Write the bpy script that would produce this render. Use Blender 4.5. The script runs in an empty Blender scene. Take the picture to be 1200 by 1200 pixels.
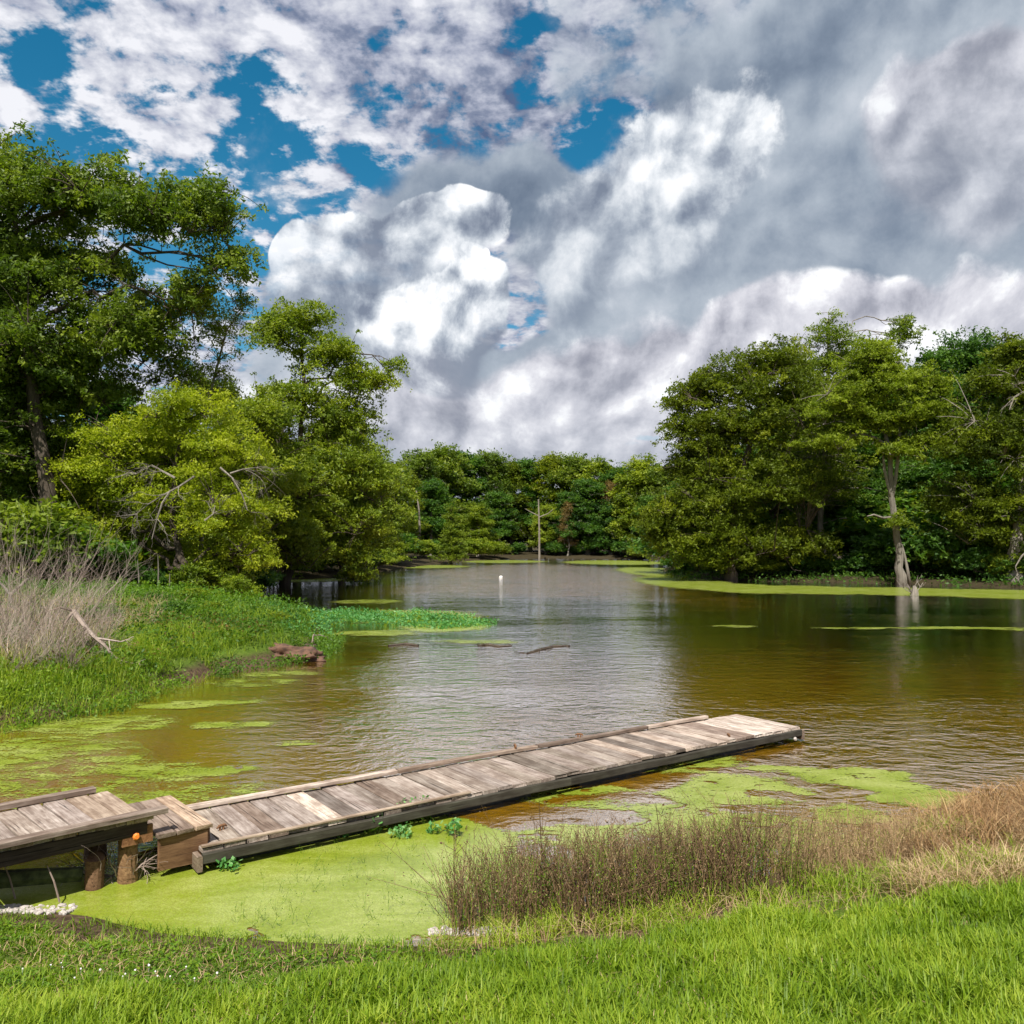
import bpy, math, random
import numpy as np
from mathutils import Vector, Matrix, noise as mnoise

# ------------------------------------------------------------------ camera, light, exposure
scene = bpy.context.scene
col = scene.collection
R = math.radians
EYE = 3.0                                    # metres above the water
cd = bpy.data.cameras.new('camera'); cam = bpy.data.objects.new('camera', cd); col.objects.link(cam)
cam.location = (0, 0, EYE); cam.rotation_euler = (R(92.0), 0, 0)
cd.sensor_width = 36; cd.lens = 30.0; cd.clip_start = 0.05; cd.clip_end = 3000
scene.camera = cam
scene.view_settings.view_transform = 'Standard'
scene.view_settings.look = 'None'
scene.view_settings.exposure = 0.74
scene.view_settings.gamma = 1.0
scene.view_settings.use_curve_mapping = False
cy = scene.cycles
cy.use_denoising = True
cy.max_bounces = 6; cy.diffuse_bounces = 3; cy.glossy_bounces = 2; cy.transmission_bounces = 3
cy.transparent_max_bounces = 8; cy.caustics_reflective = False; cy.caustics_refractive = False
cy.sample_clamp_indirect = 4.0; cy.use_adaptive_sampling = True; cy.adaptive_threshold = 0.02

SUN_DIR = Vector((-0.12, -0.56, 0.82)).normalized()      # towards the sun: high, from the left
sun_el = math.asin(SUN_DIR.z)
sl = bpy.data.lights.new('sun', 'SUN'); so = bpy.data.objects.new('sun', sl); col.objects.link(so)
sl.energy = 4.8; sl.angle = R(0.5); sl.color = (1.0, 0.955, 0.87)
so.location = (-30, 5, 60); so.rotation_euler = SUN_DIR.to_track_quat('Z', 'Y').to_euler()

# ------------------------------------------------------------------ node expression helper
class NT:
    def __init__(s, tree): s.t = tree; s.n = tree.nodes; s.l = tree.links
    def new(s, kind, **kw):
        n = s.n.new(kind)
        for k, v in kw.items(): setattr(n, k, v)
        return n
    def put(s, sock, v):
        if isinstance(v, X): s.l.new(v.s, sock)
        elif hasattr(v, 'is_output'): s.l.new(v, sock)
        else: sock.default_value = v
    def math(s, op, a, b=None, c=None, clamp=False):
        n = s.new('ShaderNodeMath', operation=op, use_clamp=clamp)
        for i, v in enumerate((a, b, c)):
            if v is not None: s.put(n.inputs[i], v)
        return X(s, n.outputs[0])
    def vmath(s, op, a, b=None, scale=None):
        n = s.new('ShaderNodeVectorMath', operation=op); s.put(n.inputs[0], a)
        if b is not None: s.put(n.inputs[1], b)
        if scale is not None: s.put(n.inputs['Scale'], scale)
        return X(s, n.outputs['Value'] if op in ('LENGTH', 'DOT_PRODUCT') else n.outputs[0])
    def xyz(s, x, y, z):
        n = s.new('ShaderNodeCombineXYZ')
        for i, v in enumerate((x, y, z)): s.put(n.inputs[i], v)
        return X(s, n.outputs[0])
    def sep(s, v):
        n = s.new('ShaderNodeSeparateXYZ'); s.put(n.inputs[0], v)
        return [X(s, o) for o in n.outputs]
    def mapping(s, v, loc=(0, 0, 0), rot=(0, 0, 0), scale=(1, 1, 1), kind='POINT'):
        n = s.new('ShaderNodeMapping', vector_type=kind); s.put(n.inputs[0], v)
        n.inputs['Location'].default_value = loc; n.inputs['Rotation'].default_value = rot; n.inputs['Scale'].default_value = scale
        return X(s, n.outputs[0])
    def noise(s, v, scale, detail=3, rough=0.5, dist=0.0, lac=2.0, color=False, w=None):
        n = s.new('ShaderNodeTexNoise')
        if w is not None: n.noise_dimensions = '4D'; n.inputs['W'].default_value = w
        s.put(n.inputs['Vector'], v); n.inputs['Scale'].default_value = scale; n.inputs['Detail'].default_value = detail
        n.inputs['Roughness'].default_value = rough; n.inputs['Lacunarity'].default_value = lac; n.inputs['Distortion'].default_value = dist
        return X(s, n.outputs['Color' if color else 'Fac'])
    def vor(s, v, scale, feature='F1', out='Distance', detail=0, smooth=1.0, rnd=1.0):
        n = s.new('ShaderNodeTexVoronoi', feature=feature); s.put(n.inputs['Vector'], v); n.inputs['Scale'].default_value = scale
        if 'Detail' in n.inputs: n.inputs['Detail'].default_value = detail
        if feature == 'SMOOTH_F1': n.inputs['Smoothness'].default_value = smooth
        n.inputs['Randomness'].default_value = rnd
        return X(s, n.outputs[out])
    def ss(s, v, a, b, lo=0.0, hi=1.0, kind='SMOOTHSTEP'):
        n = s.new('ShaderNodeMapRange', interpolation_type=kind); s.put(n.inputs[0], v)
        for i, q in enumerate((a, b, lo, hi)): s.put(n.inputs[i + 1], q)
        return X(s, n.outputs[0])
    def mix(s, f, a, b, mode='MIX'):
        n = s.new('ShaderNodeMix', data_type='RGBA', blend_type=mode); s.put(n.inputs[0], f)
        for i, v in ((6, a), (7, b)):
            if isinstance(v, tuple) and len(v) == 3: v = (*v, 1)
            s.put(n.inputs[i], v)
        return X(s, n.outputs[2])
    def ramp(s, f, stops, kind='LINEAR'):
        n = s.new('ShaderNodeValToRGB'); s.put(n.inputs[0], f); cr = n.color_ramp; cr.interpolation = kind
        while len(cr.elements) < len(stops): cr.elements.new(0.5)
        for e, (p, c) in zip(cr.elements, stops): e.position = p; e.color = (*c, 1)
        return X(s, n.outputs[0])
    def attr(s, name, out='Fac', kind='GEOMETRY'):
        n = s.new('ShaderNodeAttribute', attribute_name=name, attribute_type=kind); return X(s, n.outputs[out])
    def bump(s, h, strength=0.5, dist=0.02, normal=None):
        n = s.new('ShaderNodeBump'); s.put(n.inputs['Height'], h); s.put(n.inputs['Strength'], strength); s.put(n.inputs['Distance'], dist)
        if normal is not None: s.put(n.inputs['Normal'], normal)
        return X(s, n.outputs[0])
class X:
    def __init__(s, nt, sock): s.nt = nt; s.s = sock
    def __add__(s, o): return s.nt.math('ADD', s, o)
    def __radd__(s, o): return s.nt.math('ADD', o, s)
    def __sub__(s, o): return s.nt.math('SUBTRACT', s, o)
    def __rsub__(s, o): return s.nt.math('SUBTRACT', o, s)
    def __mul__(s, o): return s.nt.math('MULTIPLY', s, o)
    def __rmul__(s, o): return s.nt.math('MULTIPLY', o, s)
    def __truediv__(s, o): return s.nt.math('DIVIDE', s, o)
    def max(s, o): return s.nt.math('MAXIMUM', s, o)
    def min(s, o): return s.nt.math('MINIMUM', s, o)
def lin(r, g, b):                               # sRGB 0-255 to linear
    return tuple((c / 255 / 12.92) if c / 255 <= 0.04045 else ((c / 255 + 0.055) / 1.055) ** 2.4 for c in (r, g, b))

# ------------------------------------------------------------------ sky: Nishita blue with cloud layers over it
PITCH = R(2.0)
def ray(px, py):                                # direction, scaled to y = 1, in which the photograph shows a point
    u, v = (px - 600) / 1000, (600 - py) / 1000
    y = math.cos(PITCH) - v * math.sin(PITCH)
    return u / y, (math.sin(PITCH) + v * math.cos(PITCH)) / y
def ae(px, py):                                 # its azimuth and elevation
    u, v = ray(px, py)
    return math.atan(u), math.atan(v * math.cos(math.atan(u)))
def build_world():
    w = bpy.data.worlds.new('World'); scene.world = w; w.use_nodes = True
    w.cycles.sampling_method = 'NONE'
    t = NT(w.node_tree); t.n.clear()
    out = t.new('ShaderNodeOutputWorld')
    sky = t.new('ShaderNodeTexSky', sky_type='NISHITA'); sky.sun_disc = False
    sky.sun_elevation = sun_el; sky.sun_rotation = math.atan2(SUN_DIR.x, SUN_DIR.y)
    sky.altitude = 50; sky.air_density = 1.0; sky.dust_density = 0.25; sky.ozone_density = 2.2
    hs = t.new('ShaderNodeHueSaturation'); hs.inputs['Saturation'].default_value = 1.42; hs.inputs['Hue'].default_value = 0.478
    t.put(hs.inputs['Color'], sky.outputs[0])
    bg0 = t.new('ShaderNodeBackground'); t.put(bg0.inputs[0], hs.outputs[0]); bg0.inputs[1].default_value = 0.066
    d = X(t, t.new('ShaderNodeTexCoord').outputs['Generated'])
    x, y, z = t.sep(d)
    az = t.math('ARCTAN2', x, y); el = t.math('ARCSINE', z)
    # warp the layout coordinates so that no outline is a plain ellipse
    P0 = t.xyz(az, el, 0.0)
    dr = t.mapping(d, loc=(3.1, 7.7, 1.9), rot=(R(38), R(24), R(57)))
    wv = t.vmath('SUBTRACT', t.noise(dr, 5.0, 3, 0.5, color=True), (0.5, 0.5, 0.5))
    P = t.vmath('ADD', P0, t.vmath('SCALE', wv, scale=0.13))
    def blob(px, py, rx, ry, rot=0, base=None):
        a, e = ae(px, py); ca = math.cos(a)
        sx, sy = rx / 1000 * ca * ca, ry / 1000 * ca * math.cos(e)
        if rot:
            m = t.mapping(base or P, (a, e, 0), (0, 0, R(rot)), (sx, sy, 1), 'TEXTURE')
        else:
            n = t.new('ShaderNodeVectorMath', operation='MULTIPLY_ADD'); t.put(n.inputs[0], base or P)
            n.inputs[1].default_value = (1 / sx, 1 / sy, 0); n.inputs[2].default_value = (-a / sx, -e / sy, 0); m = X(t, n.outputs[0])
        g = t.new('ShaderNodeTexGradient', gradient_type='SPHERICAL'); t.put(g.inputs[0], m)
        return X(t, g.outputs['Fac'])
    def field(lst):
        f = None
        for b in lst:
            k = b[4] if len(b) > 4 else 1.0; rot = b[5] if len(b) > 5 else 0
            v = blob(b[0], b[1], b[2], b[3], rot)
            f = v * k if f is None else t.math('MULTIPLY_ADD', v, k, f)
        return f
    # billow noises (two samples: the second is shifted towards the sun to shade the first)
    dw = t.vmath('ADD', P0, t.vmath('SCALE', wv, scale=0.07))
    def vor2(v, sc, sm):
        n = t.new('ShaderNodeTexVoronoi', feature='SMOOTH_F1', voronoi_dimensions='2D'); t.put(n.inputs['Vector'], v)
        n.inputs['Scale'].default_value = sc; n.inputs['Smoothness'].default_value = sm; return X(t, n.outputs['Distance'])
    def noise2(v, sc, det, ro, dist=0.0):
        n = t.new('ShaderNodeTexNoise', noise_dimensions='2D'); t.put(n.inputs['Vector'], v)
        for k_, q in (('Scale', sc), ('Detail', det), ('Roughness', ro), ('Distortion', dist)): n.inputs[k_].default_value = q
        return X(t, n.outputs['Fac'])
    def puff(v):
        return (vor2(v, 8.0, 0.55) * -0.95 + 1.0) - vor2(v, 20.0, 0.5) * 0.5 + noise2(v, 30.0, 5, 0.62) * 0.55
    p0 = puff(dw)
    p1 = puff(t.vmath('ADD', dw, (-0.013, 0.017, 0.0)))
    emb = (p0 - p1)                              # + on sides facing the light
    n1 = t.ss(t.noise(dr, 3.2, 4, 0.55), 0.25, 0.75, kind='LINEAR') * 0.7 + 0.15
    n2 = t.ss(t.noise(dr, 10.0, 6, 0.62), 0.25, 0.75, kind='LINEAR') * 0.8 + 0.1
    # high broken layer, laid out on a flat plane overhead so that it foreshortens
    zz = t.math('MAXIMUM', z, 0.0) + 0.22
    pl = t.xyz(x / zz, y / zz, 0.0)
    alt = noise2(pl, 8.5, 6, 0.60, 0.1) * 0.8 + noise2(pl, 2.6, 3, 0.5) * 0.3; altb = noise2(t.vmath('ADD', pl, (-0.03, 0.015, 0)), 8.5, 4, 0.60, 0.1) * 0.8 + noise2(pl, 2.6, 3, 0.5) * 0.3
    alt2 = n1
    holes = field([(45, 60, 90, 50, 1.5, -25), (20, 150, 110, 60, .9), (285, 125, 110, 100, 1.0), (370, 170, 150, 90, 1.0), (430, 130, 90, 70, .6), 
                   (310, 245, 150, 110, 1.15), (200, 330, 170, 110, 1.7), (155, 175, 140, 70, .75), (130, 60, 60, 35, .5), (690, 158, 78, 52, 3.6),
                   (590, 60, 40, 90, .7), (450, 200, 80, 90, .6), (100, 150, 90, 60, .8), (620, 30, 50, 50, .8), (770, 80, 150, 50, .45), (780, 515, 60, 20, 1.2)])
    altf = noise2(pl, 15.0, 4, 0.6)
    acov = alt * 4.4 + altf * 2.2 + alt2 * 0.5 - holes * 0.60
    am = t.ss(acov, 2.93, 3.60)
    ashade = (alt - altb) * 1.5 + (alt - 0.55) * 0.9 + (n2 - 0.5) * 0.30
    gl = blob(130, 120, 420, 260, base=P0)       # thinner, paler layer low on the left
    dk = field([(560, 140, 230, 200, 1.0), (760, 110, 140, 80, .8), (560, 225, 110, 50, .5)])
    ab = 0.60 + ashade * 1.25 + gl * 0.22 - dk * 0.40
    acol = t.ramp(ab, [(0.0, lin(84, 100, 132)), (0.3, lin(130, 139, 161)), (0.5, lin(168, 173, 190)), (0.75, lin(200, 203, 213)), (1.0, lin(228, 229, 235))])
    # grey-blue deck filling the middle and right
    dcv = field([(860, 200, 460, 360, 1.5), (700, 330, 360, 220, 1.2), (1150, 120, 400, 330, 1.6), (500, 235, 200, 70, 1.0), (640, 440, 420, 120, 1.5), (1000, 460, 520, 190, 1.8),
                 (400, 420, 190, 140, 1.3), (820, 560, 620, 110, 1.6)])
    dhole = field([(690, 158, 85, 58, 2.6), (612, 350, 48, 50, 3.6), (585, 90, 60, 80, 1.5), (375, 283, 42, 36, 2.6), (775, 517, 70, 22, 2.5), (577, 290, 50, 50, 1.0)])
    dm = t.ss(dcv + (n1 - 0.5) * 1.3 + (n2 - 0.5) * 1.0 - dhole, 0.20, 0.95)
    ddark = field([(930, 50, 300, 90, 1.1, 18), (560, 220, 190, 50, .9), (960, 300, 120, 150, .6), (590, 285, 60, 70, 1.3), (1120, 255, 200, 60, .6)])
    dlite = field([(700, 370, 260, 110, .8), (620, 480, 400, 90, .6), (1000, 440, 320, 90, .8), (770, 260, 200, 120, .6)])
    db = 0.56 + (n1 - 0.5) * 0.55 + (n2 - 0.5) * 0.35 + emb * 0.35 - ddark * 0.27 + dlite * 0.14
    dcol = t.ramp(db, [(0.0, lin(84, 100, 122)), (0.3, lin(128, 141, 158)), (0.55, lin(166, 176, 188)), (0.8, lin(196, 202, 211)), (1.0, lin(220, 223, 230))])
    # cumulus banks, far to near; each has an outline roughened by the billows, a lit upper left and a grey base
    def cumulus(lst, edge, lo, hi, bright, cols, base_py, base_k, ek=1.3, soft=0.25, crisp=0.11):
        f = field(lst)
        g = f + ((p0 - 0.72) * edge + (n2 - 0.5) * 0.5) * t.ss(f, 0.0, 0.4)
        e0 = ae(600, base_py)[1]
        low = t.ss(el, e0 - 0.03, e0 + base_k)                 # 0 at the base, 1 near the top
        m = t.ss(t.math('MULTIPLY_ADD', low, soft * 0.5, g), lo, (1.0 - low) * (hi - lo) * 1.8 + (lo + crisp)) * (low * 0.5 + 0.5)
        b = bright + emb * ek + (p0 - 0.72) * 0.55 + (n1 - 0.5) * 0.30 + (n2 - 0.5) * 0.20 + (low * 0.42 - 0.27)
        c = t.ramp(b, [(0.0, lin(*cols[0])), (0.3, lin(*cols[1])), (0.55, lin(*cols[2])), (0.8, lin(*cols[3])), (1.0, lin(247, 248, 250))])
        return m, c
    cool = [(118, 128, 146), (152, 161, 175), (190, 197, 206), (224, 228, 233)]
    warm = [(128, 131, 146), (156, 158, 170), (188, 189, 199), (216, 216, 223)]
    cA = cumulus([(770, 215, 150, 130, 1.5), (850, 150, 90, 100, 1.3), (720, 290, 160, 110, 1.2), (650, 350, 80, 110, .8)], 0.75, 0.35, 0.80, 0.60, cool, 360, 0.2, 1.2, 0.25, 0.24)
    cB = cumulus([(1160, 175, 190, 150, 1.7), (1085, 160, 90, 110, 1.2), (1180, 80, 100, 70, 1.2), (1130, 245, 190, 70, 1.3)], 0.9, 0.35, 0.80, 0.60, warm, 290, 0.24, 0.8, 0.25, 0.30)
    cC = cumulus([(560, 490, 380, 120, 1.6), (900, 450, 320, 130, 1.5), (1090, 375, 110, 75, 1.4), (1010, 380, 100, 60, 1.1), (880, 380, 90, 55, 1.1), (1190, 380, 70, 60, 1.3), (710, 450, 170, 100, 1.2), (900, 520, 520, 100, 1.6)], 0.8, 0.36, 0.80, 0.66, warm, 620, 0.26, 0.9, 0.25, 0.42)
    cD = cumulus([(450, 310, 130, 85, 1.5), (520, 262, 90, 45, 1.2), (345, 305, 36, 55, 1.4), (400, 370, 140, 90, 1.4), (350, 385, 100, 70, 1.2)], 0.9, 0.34, 0.62, 0.53, cool, 440, 0.20, 1.5)
    cE = cumulus([(520, 385, 100, 75, 1.8), (470, 375, 75, 60, 1.3), (565, 350, 60, 65, 1.3), (540, 430, 90, 45, 1.0), (553, 298, 26, 16, 1.6)], 0.9, 0.36, 0.56, 0.50, cool, 480, 0.16, 1.9)
    lowb = t.ss(el, 0.02, 0.20, 0.16, 0.0)
    c = acol
    c = t.mix(dm, c, dcol)
    for m, cc in (cA, cB, cC, cD, cE): c = t.mix(m, c, cc)
    inv = (1.0 - am) * (1.0 - dm)
    for m, cc in (cA, cB, cC, cD, cE): inv = inv * (1.0 - m)
    cov = 1.0 - inv
    bg1 = t.new('ShaderNodeBackground'); t.put(bg1.inputs[0], c); bg1.inputs[1].default_value = 0.70
    mx = t.new('ShaderNodeMixShader'); t.put(mx.inputs[0], cov); t.l.new(bg0.outputs[0], mx.inputs[1]); t.l.new(bg1.outputs[0], mx.inputs[2])
    t.l.new(mx.outputs[0], out.inputs[0])
build_world()

# ------------------------------------------------------------------ helpers
rng = np.random.default_rng(7)
def at(px, py, d):                              # the point seen at (px, py) at distance y = d
    u, v = ray(px, py); return Vector((u * d, d, EYE + v * d))
def gnd(px, py, z=0.0):                         # the point seen at (px, py) on the level z
    u, v = ray(px, py); d = (z - EYE) / v; return Vector((u * d, d, z))
def link(name, mesh, mat=None, parent=None):
    o = bpy.data.objects.new(name, mesh); col.objects.link(o)
    if mat is not None and mesh is not None and not mesh.materials: mesh.materials.append(mat)
    if parent is not None: o.parent = parent
    return o
def tag(o, label=None, cat=None, group=None, kind=None):
    if label: o['label'] = label
    if cat: o['category'] = cat
    if group: o['group'] = group
    if kind: o['kind'] = kind
    return o
def thing(name, label, cat, loc=(0, 0, 0), group=None, rz=0.0):
    o = bpy.data.objects.new(name, None); col.objects.link(o); o.location = loc; o.rotation_euler = (0, 0, rz); o.empty_display_size = 0.3
    return tag(o, label, cat, group)
def mesh_np(name, V, F, mat=None, attrs=None, smooth=False):   # F: (n,3) or (n,4) array
    V = np.asarray(V, np.float32); F = np.asarray(F, np.int32); k = F.shape[1]
    me = bpy.data.meshes.new(name); me.vertices.add(len(V)); me.vertices.foreach_set('co', V.ravel())
    me.loops.add(F.size); me.loops.foreach_set('vertex_index', F.ravel())
    me.polygons.add(len(F)); me.polygons.foreach_set('loop_start', np.arange(0, F.size, k, dtype=np.int32))
    me.polygons.foreach_set('loop_total', np.full(len(F), k, np.int32))
    me.polygons.foreach_set('use_smooth', np.full(len(F), bool(smooth)))
    for nm, a in (attrs or {}).items():
        at_ = me.attributes.new(nm, 'FLOAT', 'POINT'); at_.data.foreach_set('value', np.asarray(a, np.float32))
    me.update(calc_edges=True)
    if mat is not None: me.materials.append(mat)
    return me
class Geo:                                      # collects tubes, boxes and leaves as quads; one mesh at the end
    def __init__(s): s.V = []; s.F = []; s.T = []; s.n = 0
    def add(s, V, F, tint=0.5):
        V = np.asarray(V, float).reshape(-1, 3); F = np.asarray(F, int)
        s.V.append(V); s.F.append(F + s.n); s.T.append(np.full(len(V), tint) if np.isscalar(tint) else np.asarray(tint)); s.n += len(V)
    def tube(s, P, r, k=5, tint=0.5, cap=True):
        P = np.asarray(P, float); n = len(P); r = np.broadcast_to(np.asarray(r, float), (n,))
        T = np.gradient(P, axis=0); T /= np.linalg.norm(T, axis=1)[:, None] + 1e-9
        up = np.array([0, 0, 1.0]) if abs(T[:, 2].mean()) < 0.8 else np.array([1.0, 0, 0])
        A = np.cross(T, up); A /= np.linalg.norm(A, axis=1)[:, None] + 1e-9; B = np.cross(T, A)
        th = np.arange(k) * 2 * np.pi / k
        V = P[:, None] + r[:, None, None] * (np.cos(th)[None, :, None] * A[:, None] + np.sin(th)[None, :, None] * B[:, None])
        i = np.arange(n - 1)[:, None] * k; j = np.arange(k)[None]; j2 = (j + 1) % k
        F = np.stack([i + j, i + j2, i + k + j2, i + k + j], -1).reshape(-1, 4)
        if cap:
            V = np.concatenate([V.reshape(-1, 3), P[-1:]]); e = len(V) - 1; m = (n - 1) * k
            F = np.concatenate([F, np.array([[m + a, m + (a + 1) % k, e, e] for a in range(k)])]) if k < 0 else F
            if k == 4: F = np.concatenate([F, [[m, m + 1, m + 2, m + 3], [3, 2, 1, 0]]])
            if k == 6: F = np.concatenate([F, [[m, m + 1, m + 2, m + 3], [m + 3, m + 4, m + 5, m], [3, 2, 1, 0], [0, 5, 4, 3]]])
            if k == 8: F = np.concatenate([F, [[m, m + 1, m + 2, m + 3], [m + 3, m + 4, m + 7, m], [m + 4, m + 5, m + 6, m + 7], [3, 2, 1, 0], [0, 7, 4, 3], [7, 6, 5, 4]]])
        s.add(V, F, tint)
    def box(s, c, size, rot=None, tint=0.5):
        x, y, z = [q / 2 for q in size]
        V = np.array([[a, b, d] for a in (-x, x) for b in (-y, y) for d in (-z, z)])
        if rot is not None: V = V @ np.array(rot).T
        s.add(V + np.array(c), [[0, 1, 3, 2], [4, 6, 7, 5], [0, 4, 5, 1], [2, 3, 7, 6], [0, 2, 6, 4], [1, 5, 7, 3]], tint)
    def mesh(s, name, mat=None, smooth=False):
        return mesh_np(name, np.concatenate(s.V), np.concatenate(s.F), mat, {'tint': np.concatenate(s.T)}, smooth)
def unit(v): return v / (np.linalg.norm(v, axis=-1, keepdims=True) + 1e-9)
def leaf_quads(C, size, tint, up=0.6, aspect=0.55, g=rng, along=None, tri=False):  # diamond leaves about the points C, facing mostly upwards
    n = len(C); N = unit(g.normal(size=(n, 3)) * (1 - up) + np.array([0, 0, up]))
    D = g.normal(size=(n, 3)) if along is None else along + g.normal(size=(n, 3)) * 0.4
    U = unit(D - (D * N).sum(1)[:, None] * N); W = np.cross(N, U)
    L = (size * g.uniform(0.65, 1.3, n))[:, None] / 2
    if tri:                                      # small in the picture: one triangle a leaf
        V = np.stack([C - U * L * .9 - W * L * aspect * .8, C - U * L * .5 + W * L * aspect * 1.1, C + U * L * 1.1], 1).reshape(-1, 3)
        return V, np.arange(3 * n).reshape(-1, 3), np.repeat(tint, 3)
    V = np.stack([C - U * L, C + W * L * aspect, C + U * L, C - W * L * aspect], 1).reshape(-1, 3)
    return V, np.arange(4 * n).reshape(-1, 4), np.repeat(tint, 4)

# value noise for terrain and cover maps (vectorised, seamless enough)
_perm = np.random.default_rng(3).random((256, 256))
def vn(x, y):
    xi = np.floor(x).astype(int); yi = np.floor(y).astype(int); fx = x - xi; fy = y - yi
    fx = fx * fx * (3 - 2 * fx); fy = fy * fy * (3 - 2 * fy); a = lambda i, j: _perm[(xi + i) & 255, (yi + j) & 255]
    return (a(0, 0) * (1 - fx) + a(1, 0) * fx) * (1 - fy) + (a(0, 1) * (1 - fx) + a(1, 1) * fx) * fy
def fbm(x, y, o=4):
    x = np.asarray(x, float); y = np.asarray(y, float); s = 0; a = 0.5; t = 0
    for i in range(o): s = s + a * vn(x * 2 ** i + 17.3 * i, y * 2 ** i + 9.1 * i); t += a; a *= 0.55
    return s / t

# ------------------------------------------------------------------ materials
def material(name):
    m = bpy.data.materials.new(name); m.use_nodes = True; t = NT(m.node_tree); t.n.clear()
    out = t.new('ShaderNodeOutputMaterial'); b = t.new('ShaderNodeBsdfPrincipled'); t.l.new(b.outputs[0], out.inputs[0])
    return m, t, b, out
def setp(t, b, **kw):
    names = dict(color='Base Color', rough='Roughness', spec='Specular IOR Level', ior='IOR', normal='Normal', metal='Metallic', alpha='Alpha')
    for k, v in kw.items():
        if isinstance(v, tuple) and len(v) == 3: v = (*v, 1)
        t.put(b.inputs[names[k]], v)
def mat_leaf(name, dark, mid, light, transl=0.45, gloss=0.35, rnd=0.25):
    m, t, b, out = material(name)
    tint = t.attr('tint'); oi = t.new('ShaderNodeObjectInfo'); r = X(t, oi.outputs['Random'])
    f = tint + (r - 0.5) * rnd
    c = t.ramp(f, [(0.0, dark), (0.5, mid), (1.0, light)])
    setp(t, b, color=c, rough=0.55, spec=gloss)
    tr = t.new('ShaderNodeBsdfTranslucent'); cc = t.mix(1.0, c, (1.15, 1.25, 0.55), 'MULTIPLY'); t.put(tr.inputs[0], cc)
    mx = t.new('ShaderNodeMixShader'); mx.inputs[0].default_value = transl
    t.l.new(b.outputs[0], mx.inputs[1]); t.l.new(tr.outputs[0], mx.inputs[2]); t.l.new(mx.outputs[0], out.inputs[0])
    return m
def mat_bark(name, a, b_, scale=6.0, stretch=0.2):
    m, t, b, out = material(name)
    co = t.mapping(X(t, t.new('ShaderNodeTexCoord').outputs['Object']), scale=(1, 1, stretch))
    n = t.noise(co, scale, 6, 0.65, 0.4); n2 = t.noise(co, scale * 0.2, 3)
    c = t.ramp(n * 0.7 + n2 * 0.5 - 0.1, [(0.3, a), (0.75, b_)])
    setp(t, b, color=c, rough=0.9, spec=0.2, normal=t.bump(n, 1.0, 0.12)); return m
M = {}
M['bark_dark'] = mat_bark('bark_dark', (0.035, 0.026, 0.018), (0.13, 0.105, 0.08))
M['bark_grey'] = mat_bark('bark_grey', (0.10, 0.085, 0.07), (0.36, 0.32, 0.27), 7.0, 0.10)
M['bark_pale'] = mat_bark('bark_pale', (0.08, 0.07, 0.055), (0.30, 0.27, 0.225), 5.0, 0.10)
M['oak'] = mat_leaf('oak_leaf', (0.035, 0.070, 0.007), (0.111, 0.173, 0.014), (0.223, 0.277, 0.024))
M['yellow'] = mat_leaf('yellow_green_leaf', (0.081, 0.128, 0.007), (0.236, 0.304, 0.012), (0.405, 0.446, 0.022), 0.5)
M['mid'] = mat_leaf('mid_green_leaf', (0.046, 0.086, 0.007), (0.149, 0.213, 0.012), (0.277, 0.331, 0.019))
M['cypress'] = mat_leaf('cypress_needle', (0.036, 0.058, 0.004), (0.118, 0.160, 0.009), (0.230, 0.262, 0.015), 0.45, 0.2)
M['cypress_light'] = mat_leaf('light_cypress_needle', (0.062, 0.101, 0.008), (0.169, 0.227, 0.016), (0.280, 0.338, 0.029), 0.5, 0.2)
M['deep'] = mat_leaf('deep_green_leaf', (0.020, 0.064, 0.008), (0.065, 0.150, 0.014), (0.135, 0.235, 0.022))
M['rust'] = mat_leaf('rusty_leaf', (0.08, 0.05, 0.01), (0.20, 0.13, 0.03), (0.32, 0.24, 0.09))
M['herb'] = mat_leaf('herb_leaf', (0.045, 0.110, 0.008), (0.115, 0.225, 0.010), (0.240, 0.320, 0.015), 0.45)
M['water_leaf'] = mat_leaf('water_leaf', (0.04, 0.15, 0.03), (0.09, 0.27, 0.06), (0.25, 0.42, 0.16), 0.35, 0.5)
M['grass'] = mat_leaf('grass_blade', (0.070, 0.135, 0.004), (0.175, 0.275, 0.009), (0.330, 0.400, 0.035), 0.45, 0.4, 0)
M['straw'] = mat_leaf('straw', (0.12, 0.065, 0.028), (0.33, 0.22, 0.115), (0.58, 0.44, 0.26), 0.3, 0.2, 0)
M['rust_straw'] = mat_leaf('rust_straw', (0.09, 0.045, 0.020), (0.27, 0.155, 0.070), (0.50, 0.34, 0.17), 0.3, 0.2, 0)
M['dead_stem'] = mat_leaf('dead_stem', (0.065, 0.040, 0.020), (0.185, 0.118, 0.062), (0.40, 0.28, 0.15), 0.1, 0.15, 0)
M['dead_twig'] = mat_leaf('dead_twig', (0.10, 0.072, 0.055), (0.25, 0.19, 0.155), (0.50, 0.43, 0.37), 0.05, 0.2, 0.2)

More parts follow.
